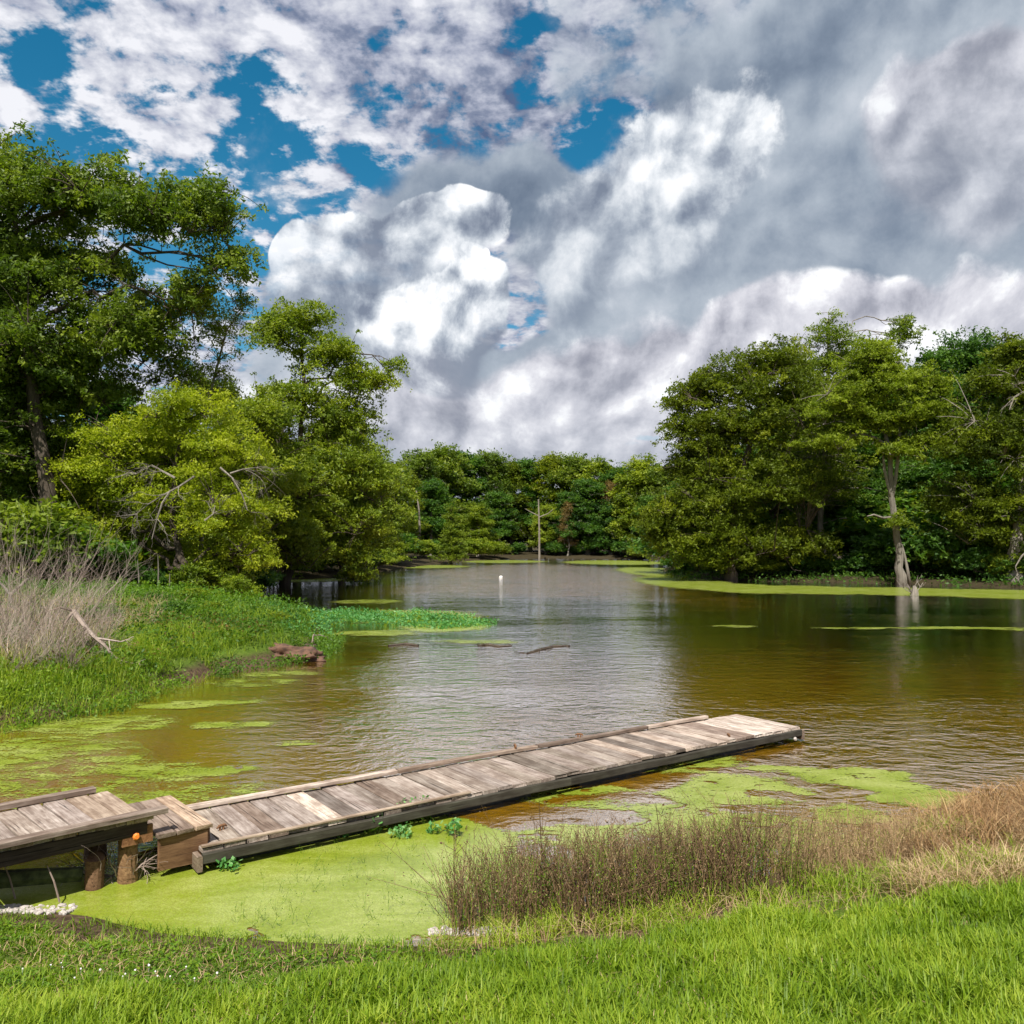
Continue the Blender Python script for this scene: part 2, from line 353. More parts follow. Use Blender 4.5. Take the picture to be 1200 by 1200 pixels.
def mat_wood(name):
    m, t, b, out = material(name)
    oi = t.new('ShaderNodeObjectInfo'); r = X(t, oi.outputs['Random'])
    co = X(t, t.new('ShaderNodeTexCoord').outputs['Object'])
    co = t.vmath('ADD', co, t.xyz(r * 37.0, r * 11.0, r * 5.0))
    g = t.noise(t.mapping(co, scale=(38, 2.2, 38)), 1.0, 6, 0.7, 0.6)      # grain runs along local y
    st = t.noise(t.mapping(co, scale=(5, 3, 5)), 1.0, 5, 0.65)             # stains
    cr = t.noise(t.mapping(co, scale=(60, 1.1, 60)), 1.0, 3, 0.5)
    crack = t.ss(cr, 0.30, 0.37)
    f = g * 0.9 + st * 0.75 - 0.32
    c = t.ramp(f, [(0.12, (0.060, 0.040, 0.029)), (0.42, (0.165, 0.122, 0.094)), (0.68, (0.33, 0.27, 0.222)), (0.95, (0.54, 0.48, 0.42))])
    c = t.mix(crack, (0.035, 0.024, 0.018), c)
    c = t.mix(1.0, c, X(t, oi.outputs['Color']), 'MULTIPLY')
    setp(t, b, color=c, rough=0.85, spec=0.25, normal=t.bump(g * 0.6 + crack * 0.6, 0.7, 0.006)); return m
M['wood'] = mat_wood('weathered_wood')
def simple(name, c, rough=0.7, metal=0.0, nscale=20, var=0.4, bump=0.3):
    m, t, b, out = material(name)
    n = t.noise(X(t, t.new('ShaderNodeTexCoord').outputs['Object']), nscale, 5, 0.6)
    k = t.ss(n, 0.3, 0.7, 1 - var, 1 + var)
    setp(t, b, color=t.vmath('SCALE', c, scale=k), rough=rough, metal=metal, normal=t.bump(n, bump, 0.01)); return m
M['rust_metal'] = simple('rusted_metal', (0.16, 0.075, 0.03), 0.8)
M['orange'] = simple('orange_plastic', (0.75, 0.20, 0.03), 0.45, var=0.25)
M['white'] = simple('dull_white', (0.72, 0.70, 0.66), 0.6, var=0.1)
M['stone'] = simple('pale_stone', (0.36, 0.32, 0.29), 0.9, nscale=30, var=0.35, bump=0.6)
M['mud'] = simple('mud', (0.14, 0.085, 0.055), 0.9, nscale=7, var=0.5, bump=0.9)
M['petal'] = simple('clover_petal', (0.75, 0.68, 0.70), 0.7, var=0.1)
M['float'] = simple('dock_float', (0.025, 0.025, 0.027), 0.6)

# ------------------------------------------------------------------ land, water
shore_px = [(-3.67, 7.06), (-2.7, 6.74), (-1.66, 6.55), (-0.46, 6.45), (0.6, 6.8), (1.7, 7.3), (2.7, 8.0), (3.76, 8.8), (5.03, 9.5), (6.2, 10.2), (9, 11.2), (16, 12), (30, 13), (60, 20), (80, 38),
            (45, 49), (33, 55.5), (28, 61.5), (19, 65), (14.5, 70), (15.2, 84), (18.5, 100), (23, 125), (24, 150), (7.5, 156), (0, 152), (-6, 138), (-10.2, 115), (-12.6, 97), (-14, 81), (-15.5, 71), (-17, 67.5),
            (-20.5, 65), (-21, 52), (-16.5, 44), (-11.4, 36.5), (-8.2, 33), (-6.4, 28.5), (-5.3, 23), (-5.9, 21.2), (-6.9, 20.2), (-7.06, 17.8), (-7.3, 15.2), (-8.3, 13.7), (-11, 13.2), (-15, 13.0), (-19, 11), (-14, 8.6), (-9.5, 7.9), (-6.5, 7.3), (-4.28, 7.12)]
POLY = np.array(shore_px, float)
def shore_dist(x, y):                            # > 0 on land, < 0 over water
    x = np.asarray(x, float); y = np.asarray(y, float); sh = x.shape; x = x.ravel(); y = y.ravel()
    best = np.full(x.shape, 1e9); inside = np.zeros(x.shape, bool)
    A = POLY; B = np.roll(POLY, -1, 0)
    for (ax, ay), (bx, by) in zip(A, B):
        dx, dy = bx - ax, by - ay; u = np.clip(((x - ax) * dx + (y - ay) * dy) / (dx * dx + dy * dy), 0, 1)
        best = np.minimum(best, (x - ax - u * dx) ** 2 + (y - ay - u * dy) ** 2)
        cr = ((ay > y) != (by > y)) & (x < (bx - ax) * (y - ay) / (by - ay + 1e-12) + ax); inside ^= cr
    d = np.sqrt(best); return np.where(inside, -d, d).reshape(sh)
def height(x, y):
    x = np.asarray(x, float); y = np.asarray(y, float); s = shore_dist(x, y)
    dist = np.hypot(x, y)
    s = s + (fbm(x * 0.9, y * 0.9, 3) - 0.5) * np.clip(dist * 0.03, 0.15, 1.6)
    near = np.where(s > 0, np.minimum(0.235 * s, 1.25 + 0.03 * s), s * 0.35)
    left = np.where(s > 0, 0.62 * (1 - np.exp(-np.maximum(s, 0) / 0.55)) + 0.05 * np.minimum(s, 10), s * 0.4)
    far = np.where(s > 0, 0.10 + 1.0 * (1 - np.exp(-np.maximum(s, 0) / 8.0)), s * 0.3)
    wl = 1 / (1 + np.exp(-(y - 11.5) / 0.5)); wf = 1 / (1 + np.exp(-(y - 45) / 3.0))
    h = near * (1 - wl) + left * wl * (1 - wf) + far * wf
    h = np.where((y > 11.5) & (x > 4) & (y < 45), near, h)
    h = h + (fbm(x * 2.2, y * 2.2, 4) - 0.5) * 0.14 * np.clip(s, 0, 1)
    return np.maximum(h, -1.6)
def axis(segs):
    out = []
    for a, b, n in segs: out += list(np.linspace(a, b, n, endpoint=False))
    return np.array(out + [segs[-1][1]])
gx = axis([(-1500, -200, 10), (-200, -40, 40), (-40, -12, 56), (-12, 12, 120), (12, 40, 32), (40, 200, 30), (200, 1500, 10)])
gy = axis([(-300, -10, 12), (-10, 2, 24), (2, 24, 130), (24, 50, 50), (50, 160, 70), (160, 300, 20), (300, 2400, 12)])
GX, GY = np.meshgrid(gx, gy); GZ = height(GX, GY)
nx, ny = len(gx), len(gy)
idx = np.arange(nx * ny).reshape(ny, nx)
F = np.stack([idx[:-1, :-1], idx[:-1, 1:], idx[1:, 1:], idx[1:, :-1]], -1).reshape(-1, 4)
m, t, b, out = material('ground_soil')
co = X(t, t.new('ShaderNodeTexCoord').outputs['Object']); n = t.noise(co, 1.1, 6, 0.65); n2 = t.noise(co, 14, 5, 0.6)
px_, py_, pz_ = t.sep(co)
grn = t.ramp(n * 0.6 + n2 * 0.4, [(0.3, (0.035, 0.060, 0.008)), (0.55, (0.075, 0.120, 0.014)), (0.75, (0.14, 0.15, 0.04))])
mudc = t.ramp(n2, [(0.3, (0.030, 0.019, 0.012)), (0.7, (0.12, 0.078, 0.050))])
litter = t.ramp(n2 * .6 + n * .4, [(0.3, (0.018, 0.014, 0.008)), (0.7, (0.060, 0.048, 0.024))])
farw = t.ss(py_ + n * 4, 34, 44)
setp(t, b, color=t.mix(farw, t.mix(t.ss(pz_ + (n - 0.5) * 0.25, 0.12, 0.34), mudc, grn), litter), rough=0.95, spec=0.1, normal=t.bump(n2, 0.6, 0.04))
M['ground'] = m
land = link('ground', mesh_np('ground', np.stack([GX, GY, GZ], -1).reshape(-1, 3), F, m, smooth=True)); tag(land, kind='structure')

m, t, b, out = material('pond_water')
co = X(t, t.new('ShaderNodeTexCoord').outputs['Object'])
wp = t.noise(co, 0.35, 3, 0.5, color=True); cw = t.vmath('ADD', co, t.vmath('SCALE', t.vmath('SUBTRACT', wp, (0.5, 0.5, 0.5)), scale=1.1))
r1 = t.noise(t.mapping(cw, rot=(0, 0, R(-14)), scale=(2.4, 4.0, 1)), 1.0, 3, 0.5)
r2 = t.noise(t.mapping(cw, rot=(0, 0, R(22)), scale=(8.0, 10.0, 1)), 1.0, 3, 0.55)
r3 = t.noise(t.mapping(co, scale=(0.25, 0.7, 1)), 1.0, 2, 0.5)
calm = t.ss(t.noise(t.mapping(co, scale=(0.05, 0.13, 1)), 1.0, 3, 0.6), 0.38, 0.62, 0.45, 1.0)
xw, yw, zw = t.sep(cw)
wob = (t.noise(t.mapping(co, scale=(.10, .04, 1)), 1.0, 3, 0.5) - 0.5) * 0.9
def lane(x0, y0, rx, ry): return t.ss(t.math('SQRT', ((xw - x0) / rx) * ((xw - x0) / rx) + ((yw - y0) / ry) * ((yw - y0) / ry)) + wob, 1.05, 0.45)
breeze = lane(2.5, 78, 15, 50).max(lane(-.5, 17, 5.5, 10)).max(lane(7.0, 13.0, 5.5, 4.5))        # where the wind ruffles the open middle
hgt = (r1 * 0.7 + r2 * 0.30) * calm * (breeze * (t.ss(yw, 25, 60) * 1.6 + 1.0) + 0.55) + r3 * 0.3 + t.noise(t.mapping(cw, scale=(0.45, 1.5, 1)), 1.0, 3, 0.6) * (t.ss(yw, 25, 60) * breeze * 6.0)
mot = t.noise(t.mapping(co, scale=(0.12, 0.3, 1)), 1.0, 4, 0.6)
wn_ = t.bump(hgt, 1.0, 0.042)
setp(t, b, color=t.mix(mot, (0.265, 0.138, 0.004), (0.350, 0.182, 0.008)), rough=0.3, spec=0.0, normal=wn_)
gl = t.new('ShaderNodeBsdfGlossy'); t.put(gl.inputs['Roughness'], t.ss(yw, 25, 60) * breeze * 0.08 + 0.035); gl.inputs['Color'].default_value = (.96, .97, 1, 1); t.put(gl.inputs['Normal'], wn_)
fz = t.new('ShaderNodeFresnel'); fz.inputs['IOR'].default_value = 1.33; t.put(fz.inputs['Normal'], wn_)
fx = t.math('MULTIPLY_ADD', X(t, fz.outputs[0]), 0.95, 0.54, clamp=True)       # constant added to the mirror share, well above clear water, to brighten reflections
mx = t.new('ShaderNodeMixShader'); t.put(mx.inputs[0], fx); t.l.new(b.outputs[0], mx.inputs[1]); t.l.new(gl.outputs[0], mx.inputs[2]); t.l.new(mx.outputs[0], out.inputs[0])
M['water'] = m
w = mesh_np('water', [(-150, -5, 0), (150, -5, 0), (150, 260, 0), (-150, 260, 0)], [[0, 1, 2, 3]], m)
tag(link('water', w), kind='structure')

# duckweed: one thin floating sheet of many cells, 6 mm above the water; where it lies is the vertex value "cover"
def cell_cover(x, y):
    c = np.zeros(x.shape)
    def e(px, py, rx, ry, k=1.0, rot=0.0, pw=1.0):
        nonlocal c
        p = gnd(px, py); d = p.y; ax = rx * d / 1000; ay = ry * d * d / (EYE * 1000)
        X_, Y_ = x - p.x, y - p.y; a = R(rot); xr = X_ * math.cos(a) + Y_ * math.sin(a); yr = -X_ * math.sin(a) + Y_ * math.cos(a)
        q = 1 - np.sqrt((xr / ax) ** 2 + (yr / ay) ** 2); c = np.maximum(c, k * np.clip(q * 3.0 * pw, -1, 1.0))
    # near pool between walkway and bank
    for a in [(150, 1060, 260, 60, 1), (320, 1020, 220, 60, 1), (440, 1010, 150, 70, 1), (520, 985, 110, 60, .95), (430, 1072, 170, 44, 1), (540, 1078, 110, 36, 1), (560, 1030, 120, 60, .95), (460, 960, 140, 50, 1), (640, 915, 150, 22, .66), (760, 890, 120, 13, .68),
              (700, 990, 180, 30, .55), (820, 960, 130, 28, .72), (850, 925, 110, 24, .70), (810, 895, 60, 18, .66), (700, 945, 90, 10, .5), (900, 930, 60, 14, .62), (600, 1060, 90, 40, .8), (885, 868, 20, 5, 1.0),
              (960, 905, 120, 8, .74, -14), (1040, 922, 100, 10, .90, -20), (1090, 938, 75, 10, .85, -24), (990, 955, 60, 14, .66, -10), (930, 975, 90, 20, .6), (1020, 905, 60, 5, .75, -14),
              # shallow bay behind the pier, patchy
              (20, 900, 150, 60, .42), (50, 875, 90, 22, .50), (100, 850, 130, 14, .52), (180, 935, 180, 28, .36), (210, 905, 110, 10, .62, 6), (160, 890, 110, 20, .40), (270, 850, 60, 6, .55, 4), (230, 825, 90, 5, .62, 12), (320, 935, 120, 18, .30),
              (345, 870, 40, 5, .6, 10), (60, 930, 140, 34, .42), (300, 800, 70, 5, .4), (330, 790, 60, 5, .5),
              # peninsula edge, cove and far mats
              (440, 742, 60, 4, .7), (520, 735, 60, 7, .8), (460, 722, 120, 9, .8), (350, 680, 62, 3, 1.0), (560, 752, 60, 3, .6), (430, 705, 50, 3, .5),
              (500, 664, 60, 2.2, .8), (590, 658, 60, 2.0, .8), (720, 659, 70, 3.0, .95), (770, 670, 50, 7, .95), (800, 682, 60, 9, 1.0), (870, 689, 70, 7, 1.0), (950, 691, 90, 6, 1.0), (1060, 693, 110, 6, 1.0), (1180, 696, 120, 7, 1.0),
              (1300, 700, 140, 9, 1.0), (860, 734, 40, 1.2, .6), (1010, 736, 70, 1.2, .7), (1120, 736, 90, 1.6, .8), (1230, 738, 80, 1.6, .8)]: e(*a)
    hol = np.zeros(x.shape)
    def h(px, py, rx, ry, k=1.0, rot=0.0):
        nonlocal hol
        p = gnd(px, py); d = p.y; ax = rx * d / 1000; ay = ry * d * d / (EYE * 1000)
        X_, Y_ = x - p.x, y - p.y; a = R(rot); xr = X_ * math.cos(a) + Y_ * math.sin(a); yr = -X_ * math.sin(a) + Y_ * math.cos(a)
        hol = np.maximum(hol, k * np.clip(2.5 * (1 - np.sqrt((xr / ax) ** 2 + (yr / ay) ** 2)), 0, 1))
    for a in [(610, 955, 85, 14, 1.1, 4), (735, 914, 90, 11, 1.15, 6), (700, 960, 70, 8, .5), (880, 948, 60, 5, .7, -18), (940, 935, 60, 5, .8, -18), (840, 903, 60, 4, .7, -14), (640, 1000, 60, 10, .5), (250, 880, 80, 12, .5)]: h(*a)
    return c - hol
def cover_sheet(x0, x1, y0, y1, st):
    xs = np.arange(x0, x1, st); ys = np.arange(y0, y1, st * 1.0)
    XX, YY = np.meshgrid(xs, ys); wr = 0.5
    wx = (fbm(XX * 1.7, YY * 1.7, 3) - 0.5) * wr; wy = (fbm(XX * 1.7 + 40, YY * 1.7 + 7, 3) - 0.5) * wr
    C = cell_cover(XX + wx, YY + wy); C = np.where(shore_dist(XX, YY) > 0.5, 0, C)
    n_ = C.shape[1]; I = np.arange(C.size).reshape(C.shape)
    Q = np.stack([I[:-1, :-1], I[:-1, 1:], I[1:, 1:], I[1:, :-1]], -1).reshape(-1, 4)
    keep = C.ravel()[Q].max(1) > 0.12; Q = Q[keep]; u, inv = np.unique(Q, return_inverse=True)
    V = np.stack([XX, YY, np.full(XX.shape, 0.006)], -1).reshape(-1, 3)[u]
    return V, inv.reshape(-1, 4), C.ravel()[u]
m, t, b, out = material('duckweed')
co = X(t, t.new('ShaderNodeTexCoord').outputs['Object']); cv = t.attr('cover')
cox = t.mapping(co, rot=(0, 0, R(-18)), scale=(0.55, 1.0, 1))
n1 = t.noise(cox, 2.6, 6, 0.62, 0.8); n2 = t.noise(co, 22, 3, 0.6); n3 = t.noise(co, 0.9, 4, 0.6); sp = t.vor(co, 70)
edge = cv * 1.1 + (n1 - 0.5) * 1.9 + (n2 - 0.5) * 1.2
gap = t.ss(t.noise(cox, 4.2, 4, 0.6, 1.2), 0.56, 0.66) * 0.75
edge = edge - gap * t.ss(cv, 0.95, 0.6, 0.25, 1.0)
al = t.ss(edge, 0.30, 0.62, kind='LINEAR')
sw = t.noise(cox, 1.3, 5, 0.6, 1.5)
c = t.ramp(n3 * 0.30 + sw * 0.50 + n2 * 0.22 + sp * 0.06, [(0.36, (0.125, 0.170, 0.008)), (0.5, (0.205, 0.262, 0.022)), (0.66, (0.34, 0.38, 0.100))])
c = t.mix(t.ss(sp, 0.40, 0.60, 0.0, 0.45), c, (0.12, 0.13, 0.012))
setp(t, b, color=c, rough=0.24, spec=1.0, normal=t.bump(n2 * 0.5 + sp * 0.2 + n1 * 1.5, 0.35, 0.01), alpha=al)
M['duckweed'] = m
o = None
for k_, (a, lab) in enumerate([((-9.5, 7.5, 6.0, 21.5, 0.09), 'yellow green duckweed floating round the walkway and pier'), ((-20, 40, 21.5, 72, 0.30), 'duckweed mat along the right bank and floating streaks'), ((-22, 26, 72, 150, 0.8), 'thin duckweed strip along the far shoreline')]):
    V, Q, C = cover_sheet(*a)
    o = link('duckweed', mesh_np('duckweed', V, Q, m, {'cover': C})); tag(o, lab, 'duckweed', kind='stuff')

# ------------------------------------------------------------------ docks
def plank_mesh(w, l, h, seed):                   # local y is the length; ends slightly ragged, edges eased
    g = random.Random(seed); e = 0.006
    xs = [-w / 2, -w / 2 + e, w / 2 - e, w / 2]
    V = []; F = []
    for k, yy in enumerate((-l / 2, -l / 6, l / 6, l / 2)):
        q = g.uniform(-0.004, 0.004); zz = g.uniform(-0.002, 0.003)
        V += [(xs[0] + q, yy + (g.uniform(-.012, .012) if k in (0, 3) else 0), -h / 2), (xs[0] + q, yy, h / 2 - e + zz), (xs[1] + q, yy, h / 2 + zz), (xs[2] + q, yy, h / 2 + zz), (xs[3] + q, yy + (g.uniform(-.012, .012) if k in (0, 3) else 0), h / 2 - e + zz), (xs[3] + q, yy, -h / 2)]
    for k in range(3):
        for j in range(6): a = k * 6 + j; b_ = k * 6 + (j + 1) % 6; F.append((a, b_, b_ + 6, a + 6))
    me = bpy.data.meshes.new('plank'); me.from_pydata(V, [], F + [(5, 4, 3, 2, 1, 0), (18, 19, 20, 21, 22, 23)]); me.update(); me.materials.append(M['wood']); return me
def beam(name, parent, x0, x1, y, z, w, h, rz=0.0, tint=(1, 1, 1), wob=0.0):   # runs along the parent's x
    L = x1 - x0; n = max(2, int(L / 0.6)); g = random.Random(int(x0 * 100 + y * 77)); V = []; F = []
    for k in range(n + 1):                       # built along local y so that the grain follows it
        yy = -L / 2 + L * k / n; dx = g.uniform(-wob, wob); dz = g.uniform(-wob, wob) * .6; e = min(w, h) * 0.12
        for a, c in ((-w / 2, -h / 2 + e), (-w / 2, h / 2 - e), (-w / 2 + e, h / 2), (w / 2 - e, h / 2), (w / 2, h / 2 - e), (w / 2, -h / 2 + e), (w / 2 - e, -h / 2), (-w / 2 + e, -h / 2)): V.append((a + dx, yy, c + dz))
    for k in range(n):
        for j in range(8): a = k * 8 + j; b_ = k * 8 + (j + 1) % 8; F.append((a, b_, b_ + 8, a + 8))
    F += [tuple(range(7, -1, -1)), tuple(range(n * 8, n * 8 + 8))]
    me = bpy.data.meshes.new(name); me.from_pydata(V, [], F); me.update(); me.materials.append(M['wood'])
    o = link(name, me, None, parent); o.location = ((x0 + x1) / 2, y, z); o.rotation_euler = (0, 0, R(-90) + rz); o.color = (*tint, 1); return o
def deck(root, L, W, n, z, tints=None, seed=1, y0=0.0, x0=0.0, thick=0.038, sag=0.0):
    g = random.Random(seed); w = L / n; kinds = [plank_mesh(w - 0.012, W, thick, seed * 10 + k) for k in range(5)]
    for i in range(n):
        o = link('plank', kinds[g.randrange(5)], None, root)
        s = (i + .5) / n
        o.location = (x0 + w * (i + .5), y0 + W / 2 + g.uniform(-.016, .016), z + g.uniform(-.007, .006) - sag * math.sin(s * math.pi * 2.3) * .5)
        o.rotation_euler = (g.uniform(-.006, .006), g.uniform(-.028, .028), g.uniform(-.012, .012) + (math.pi if g.random() < .5 else 0))
        v = g.choice((.62, .78, .9, 1.0, 1.1, 1.3)) * g.uniform(.92, 1.08); o.color = (v * .97, v, v * g.uniform(1.0, 1.08), 1)
        if tints and i in tints:
            c, lab = tints[i]; o.color = (*c, 1)
            if lab: o['label'] = lab
# long walkway just above the water
wd = math.atan2(5.10, 7.11); wl = 8.78
walk = thing('walkway', 'long low weathered plank walkway running out over the brown water', 'walkway', (-2.80, 7.82, 0), rz=wd)
pale = (1.75, 1.85, 1.95)
tn = {6: ((2.0, 2.1, 2.15), 'single bleached white plank among darker ones near the step'), 3: ((.75, .7, .68), None), 10: ((.7, .66, .64), None), 27: ((1.35, 1.35, 1.35), None), 31: ((1.5, 1.5, 1.5), None), 34: ((1.6, 1.62, 1.65), None), 35: ((1.55, 1.6, 1.65), None), 36: ((.85, .8, .8), None), 37: ((.9, .85, .85), None)}
for i in range(38, 43): tn[i] = (tuple(q * (1 + .04 * (i % 3)) for q in pale), 'pale bleached plank at the far end of the walkway')
deck(walk, wl, 1.18, 43, 0.205, tn, seed=3, y0=0.02, sag=.012)
cuts = [0.0, 2.6, 4.7, 6.75, 8.05]
for i, (a, b_) in enumerate(zip(cuts[:-1], cuts[1:])):
    beam('edge_rail', walk, a + .01, b_ - .01, 1.185, 0.262, 0.085, 0.042, tint=[(1.75, 1.8, 1.85), (1.0, .95, .9), (.62, .58, .56), (1.6, 1.62, 1.65)][i], wob=0.006)
beam('side_beam', walk, 0, 4.3, 0.0, 0.135, 0.055, 0.09, tint=(.20, .23, .21), wob=0.010)  # near-side beams: shade put into the near-black tint, the sun reaches this face
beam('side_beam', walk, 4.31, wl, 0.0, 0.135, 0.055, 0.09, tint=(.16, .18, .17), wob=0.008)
beam('side_beam', walk, 0, wl, 1.22, 0.11, 0.05, 0.14, tint=(.5, .47, .45), wob=0.004)
beam('nailing_strip', walk, 0.0, 2.9, 0.035, 0.235, 0.05, 0.018, tint=(1.25, 1.2, 1.1), wob=0.005)
for xe in (wl + .03, -.03):
    o = beam('end_beam', walk, -.03, 1.24, 0, 0.10, 0.05, 0.14, tint=(.7, .65, .6)); o.location = (xe, .6, .10); o.rotation_euler = (0, 0, 0)
for x in (0.8, 2.9, 5.0, 7.0): 
    g_ = Geo(); g_.box((0, 0, 0), (1.35, 0.9, 0.20)); o = link('float', g_.mesh('float', M['float']), None, walk); o.location = (x + .25, .6, 0.045)
for x, y_, zz in ((0.30, .42, .235), (4.35, 1.19, .30), (5.45, 1.19, .30), (7.35, .16, .235)):    # rusty cleats and rings
    g_ = Geo(); g_.tube([(-.055, 0, .012), (-.03, 0, .03), (.03, 0, .03), (.055, 0, .012)], [.008, .013, .013, .008], 6); g_.tube([(-.018, 0, -.02), (-.018, 0, .03)], .011, 6); g_.tube([(.018, 0, -.02), (.018, 0, .03)], .011, 6)
    o = link('cleat', g_.mesh('cleat', M['rust_metal']), None, walk); o.location = (x, y_, zz); o.rotation_euler = (0, 0, x)
g_ = Geo(); g_.tube([(0, 0, 0), (0.012, 0, 0), (.03, 0, 0)], [.028, .03, .02], 8); o = link('bumper', g_.mesh('bumper', M['stone']), None, walk); o.location = (wl - .22, -.06, .08); o.rotation_euler = (0, 0, -1.6)

# box step between pier and walkway
step = thing('dock_step', 'small plank step on a brown box between the raised pier and the low walkway', 'step', (-3.14, 7.66, 0), rz=R(40))
deck(step, 0.50, 1.12, 3, 0.385, {0: ((.72, .68, .66), None), 1: ((.95, .9, .88), None), 2: ((1.55, 1.42, 1.25), 'pale tan front plank of the step')}, seed=8, y0=0.0)
for nm, c, s_ in (('side_board', (.24, .05, .20), (.44, .035, .30)), ('side_board', (.24, 1.07, .20), (.44, .035, .30)), ('riser_board', (.475, .56, .20), (.035, .98, .30))):
    me_ = plank_mesh(s_[2], max(s_[0], s_[1]), min(s_[0], s_[1]), 5 + int(c[0] * 10)); o = link(nm, me_, None, step); o.location = (c[0], c[1], 0.215)
    o.rotation_euler = (0, R(90), R(90)) if s_[0] > s_[1] else (0, R(90), 0); o.color = (.62, .42, .26, 1)

# raised pier reaching the bank on the left
pa = math.atan2(.69, .72)
pier = thing('raised_pier', 'raised plank pier coming off the bank at the left edge of the picture', 'pier', (-3.13 - 4.6 * math.cos(pa), 7.69 - 4.6 * math.sin(pa), 0), rz=pa)
deck(pier, 4.52, 1.06, 23, 0.555, {22: ((1.25, 1.2, 1.12), None), 21: ((1.15, 1.1, 1.02), None), 16: ((.8, .75, .7), None), 14: ((1.5, 1.45, 1.35), None)}, seed=5, y0=0.05)
beam('curb_rail', pier, 0, 2.4, 0.02, 0.605, 0.10, 0.05, tint=(.95, .92, .92), wob=.006)
beam('curb_rail', pier, 2.41, 4.66, 0.02, 0.605, 0.10, 0.05, tint=(.85, .82, .82), wob=.006)
beam('curb_rail', pier, 0, 4.40, 1.11, 0.605, 0.09, 0.05, tint=(.9, .88, .88), wob=.005)
beam('joist', pier, 0, 4.50, 0.06, 0.475, 0.05, 0.12, tint=(.17, .15, .14), wob=.004); beam('joist', pier, 0, 4.50, 0.57, 0.465, 0.05, 0.14, tint=(.3, .3, .3)); beam('joist', pier, 0, 4.50, 1.07, 0.465, 0.05, 0.14, tint=(.3, .3, .3))  # first joist tinted darker to paint in the shadow on the pier's near side
for i in range(14):                              # short spacer blocks seen under the curb
    g_ = Geo(); g_.box((0, 0, 0), (.16, .02, .035)); o = link('spacer_block', g_.mesh('spacer_block', M['wood']), None, pier); o.location = (0.3 + i * .32, .012, .565); o.color = (1.1, 1.0, .85, 1) if i % 3 else (.5, .45, .4, 1)
def post(parent, x, y_, z0, z1, r, tint, name='post'):
    g_ = Geo(); zs = np.linspace(z0, z1, 6); q = random.Random(int(x * 99)); g_.tube([(q.uniform(-.006, .006), q.uniform(-.006, .006), z_) for z_ in zs] + [(0, 0, z1 + .008), (0, 0, z1 + .010)], [r * q.uniform(.94, 1.06) for _ in zs] + [r * .9, .001], 14)
    o = link(name, g_.mesh(name, M['wood']), None, parent); o.location = (x, y_, 0); o.color = (*tint, 1); return o
post(pier, 4.38, .16, -.9, .47, .085, (.85, .62, .38)); post(pier, 4.38, 1.0, -.9, .47, .10, (.5, .4, .3)); post(pier, 1.9, .16, -.9, .47, .11, (.4, .35, .3)); post(pier, 1.9, 1.0, -.9, .47, .11, (.4, .35, .3))
post(pier, 4.12, .20, -.9, .25, .08, (.55, .38, .26), 'stump_post')
g_ = Geo(); g_.tube([(0, 0, 0), (0, -.012, 0), (0, -.03, 0)], [.028, .032, .02], 8); o = link('reflector', g_.mesh('reflector', M['orange']), None, pier); o.location = (4.40, .035, .42)
g_ = Geo(); g_.box((0, 0, 0), (.26, .03, .15)); o = link('bracket_board', g_.mesh('bracket_board', M['wood']), None, pier); o.location = (4.42, .055, .42); o.color = (.9, .55, .3, 1)

# mossy beam lying in the shade under the pier
g_ = Geo(); a_ = np.array([(-5.2, 6.98, .16), (-4.6, 7.22, .16), (-4.1, 7.42, .13), (-3.75, 7.56, .10)]); g_.tube(a_, [.075, .08, .07, .06], 6)
o = link('mossy_log', g_.mesh('mossy_log', simple('mossy_wood', (.07, .085, .03), .9, nscale=12, var=.6)), None); tag(o, 'dark mossy log lying in the shade under the raised pier', 'log')

# ------------------------------------------------------------------ bare branching things
def branchlets(g_, P, r, L, depth, rnd, spread=0.7, up=0.15, k=4, tint=.5, n=3, wig=.12, tips=None):
    """one wandering tapered branch and its side branches"""
    m_ = 5; pts = [np.array(P[0], float)]; dr = unit(np.array(P[1], float))
    for i in range(m_):
        dr = unit(dr + rnd.normal(size=3) * wig + np.array([0, 0, up * .3])); pts.append(pts[-1] + dr * L / m_)
    g_.tube(pts, np.linspace(r, r * .35, m_ + 1), k if depth > 1 else 3, tint + rnd.uniform(-.15, .15))
    if tips is not None and depth <= 1: tips.append(pts[-1]); tips.append(pts[3])
    if depth > 0:
        for j in range(n):
            i = rnd.integers(1, m_ + 1); q = rnd.normal(size=3); d2 = unit(dr + unit(q) * spread + np.array([0, 0, up]))
            branchlets(g_, (pts[i], d2), r * (.62 - .05 * i), L * rnd.uniform(.5, .75), depth - 1, rnd, spread, up, k, tint, n, wig, tips)
def bare_shrub(name, label, cat, loc, H, stems, seed, mat='dead_twig', group=None, depth=2, spread=.6, up=.25, r=.02, lean=.35, n=4, tint=.5):
    rnd = np.random.default_rng(seed); root = thing(name, label, cat, loc, group); g_ = Geo(); t_ = Geo()
    for i in range(stems):
        d_ = np.array([rnd.normal() * lean, rnd.normal() * lean, 1.0]); p_ = np.array([rnd.normal() * .25 * H * .3, rnd.normal() * .25 * H * .3, -.1])
        gg = g_ if i % 2 else t_
        branchlets(gg, (p_, d_), r * rnd.uniform(.7, 1.2), H * rnd.uniform(.6, 1.0), depth, rnd, spread, up, 4, tint, n)
    link('stems', g_.mesh('stems', M[mat]), None, root)
    if t_.n: link('twigs', t_.mesh('twigs', M[mat]), None, root)
    return root

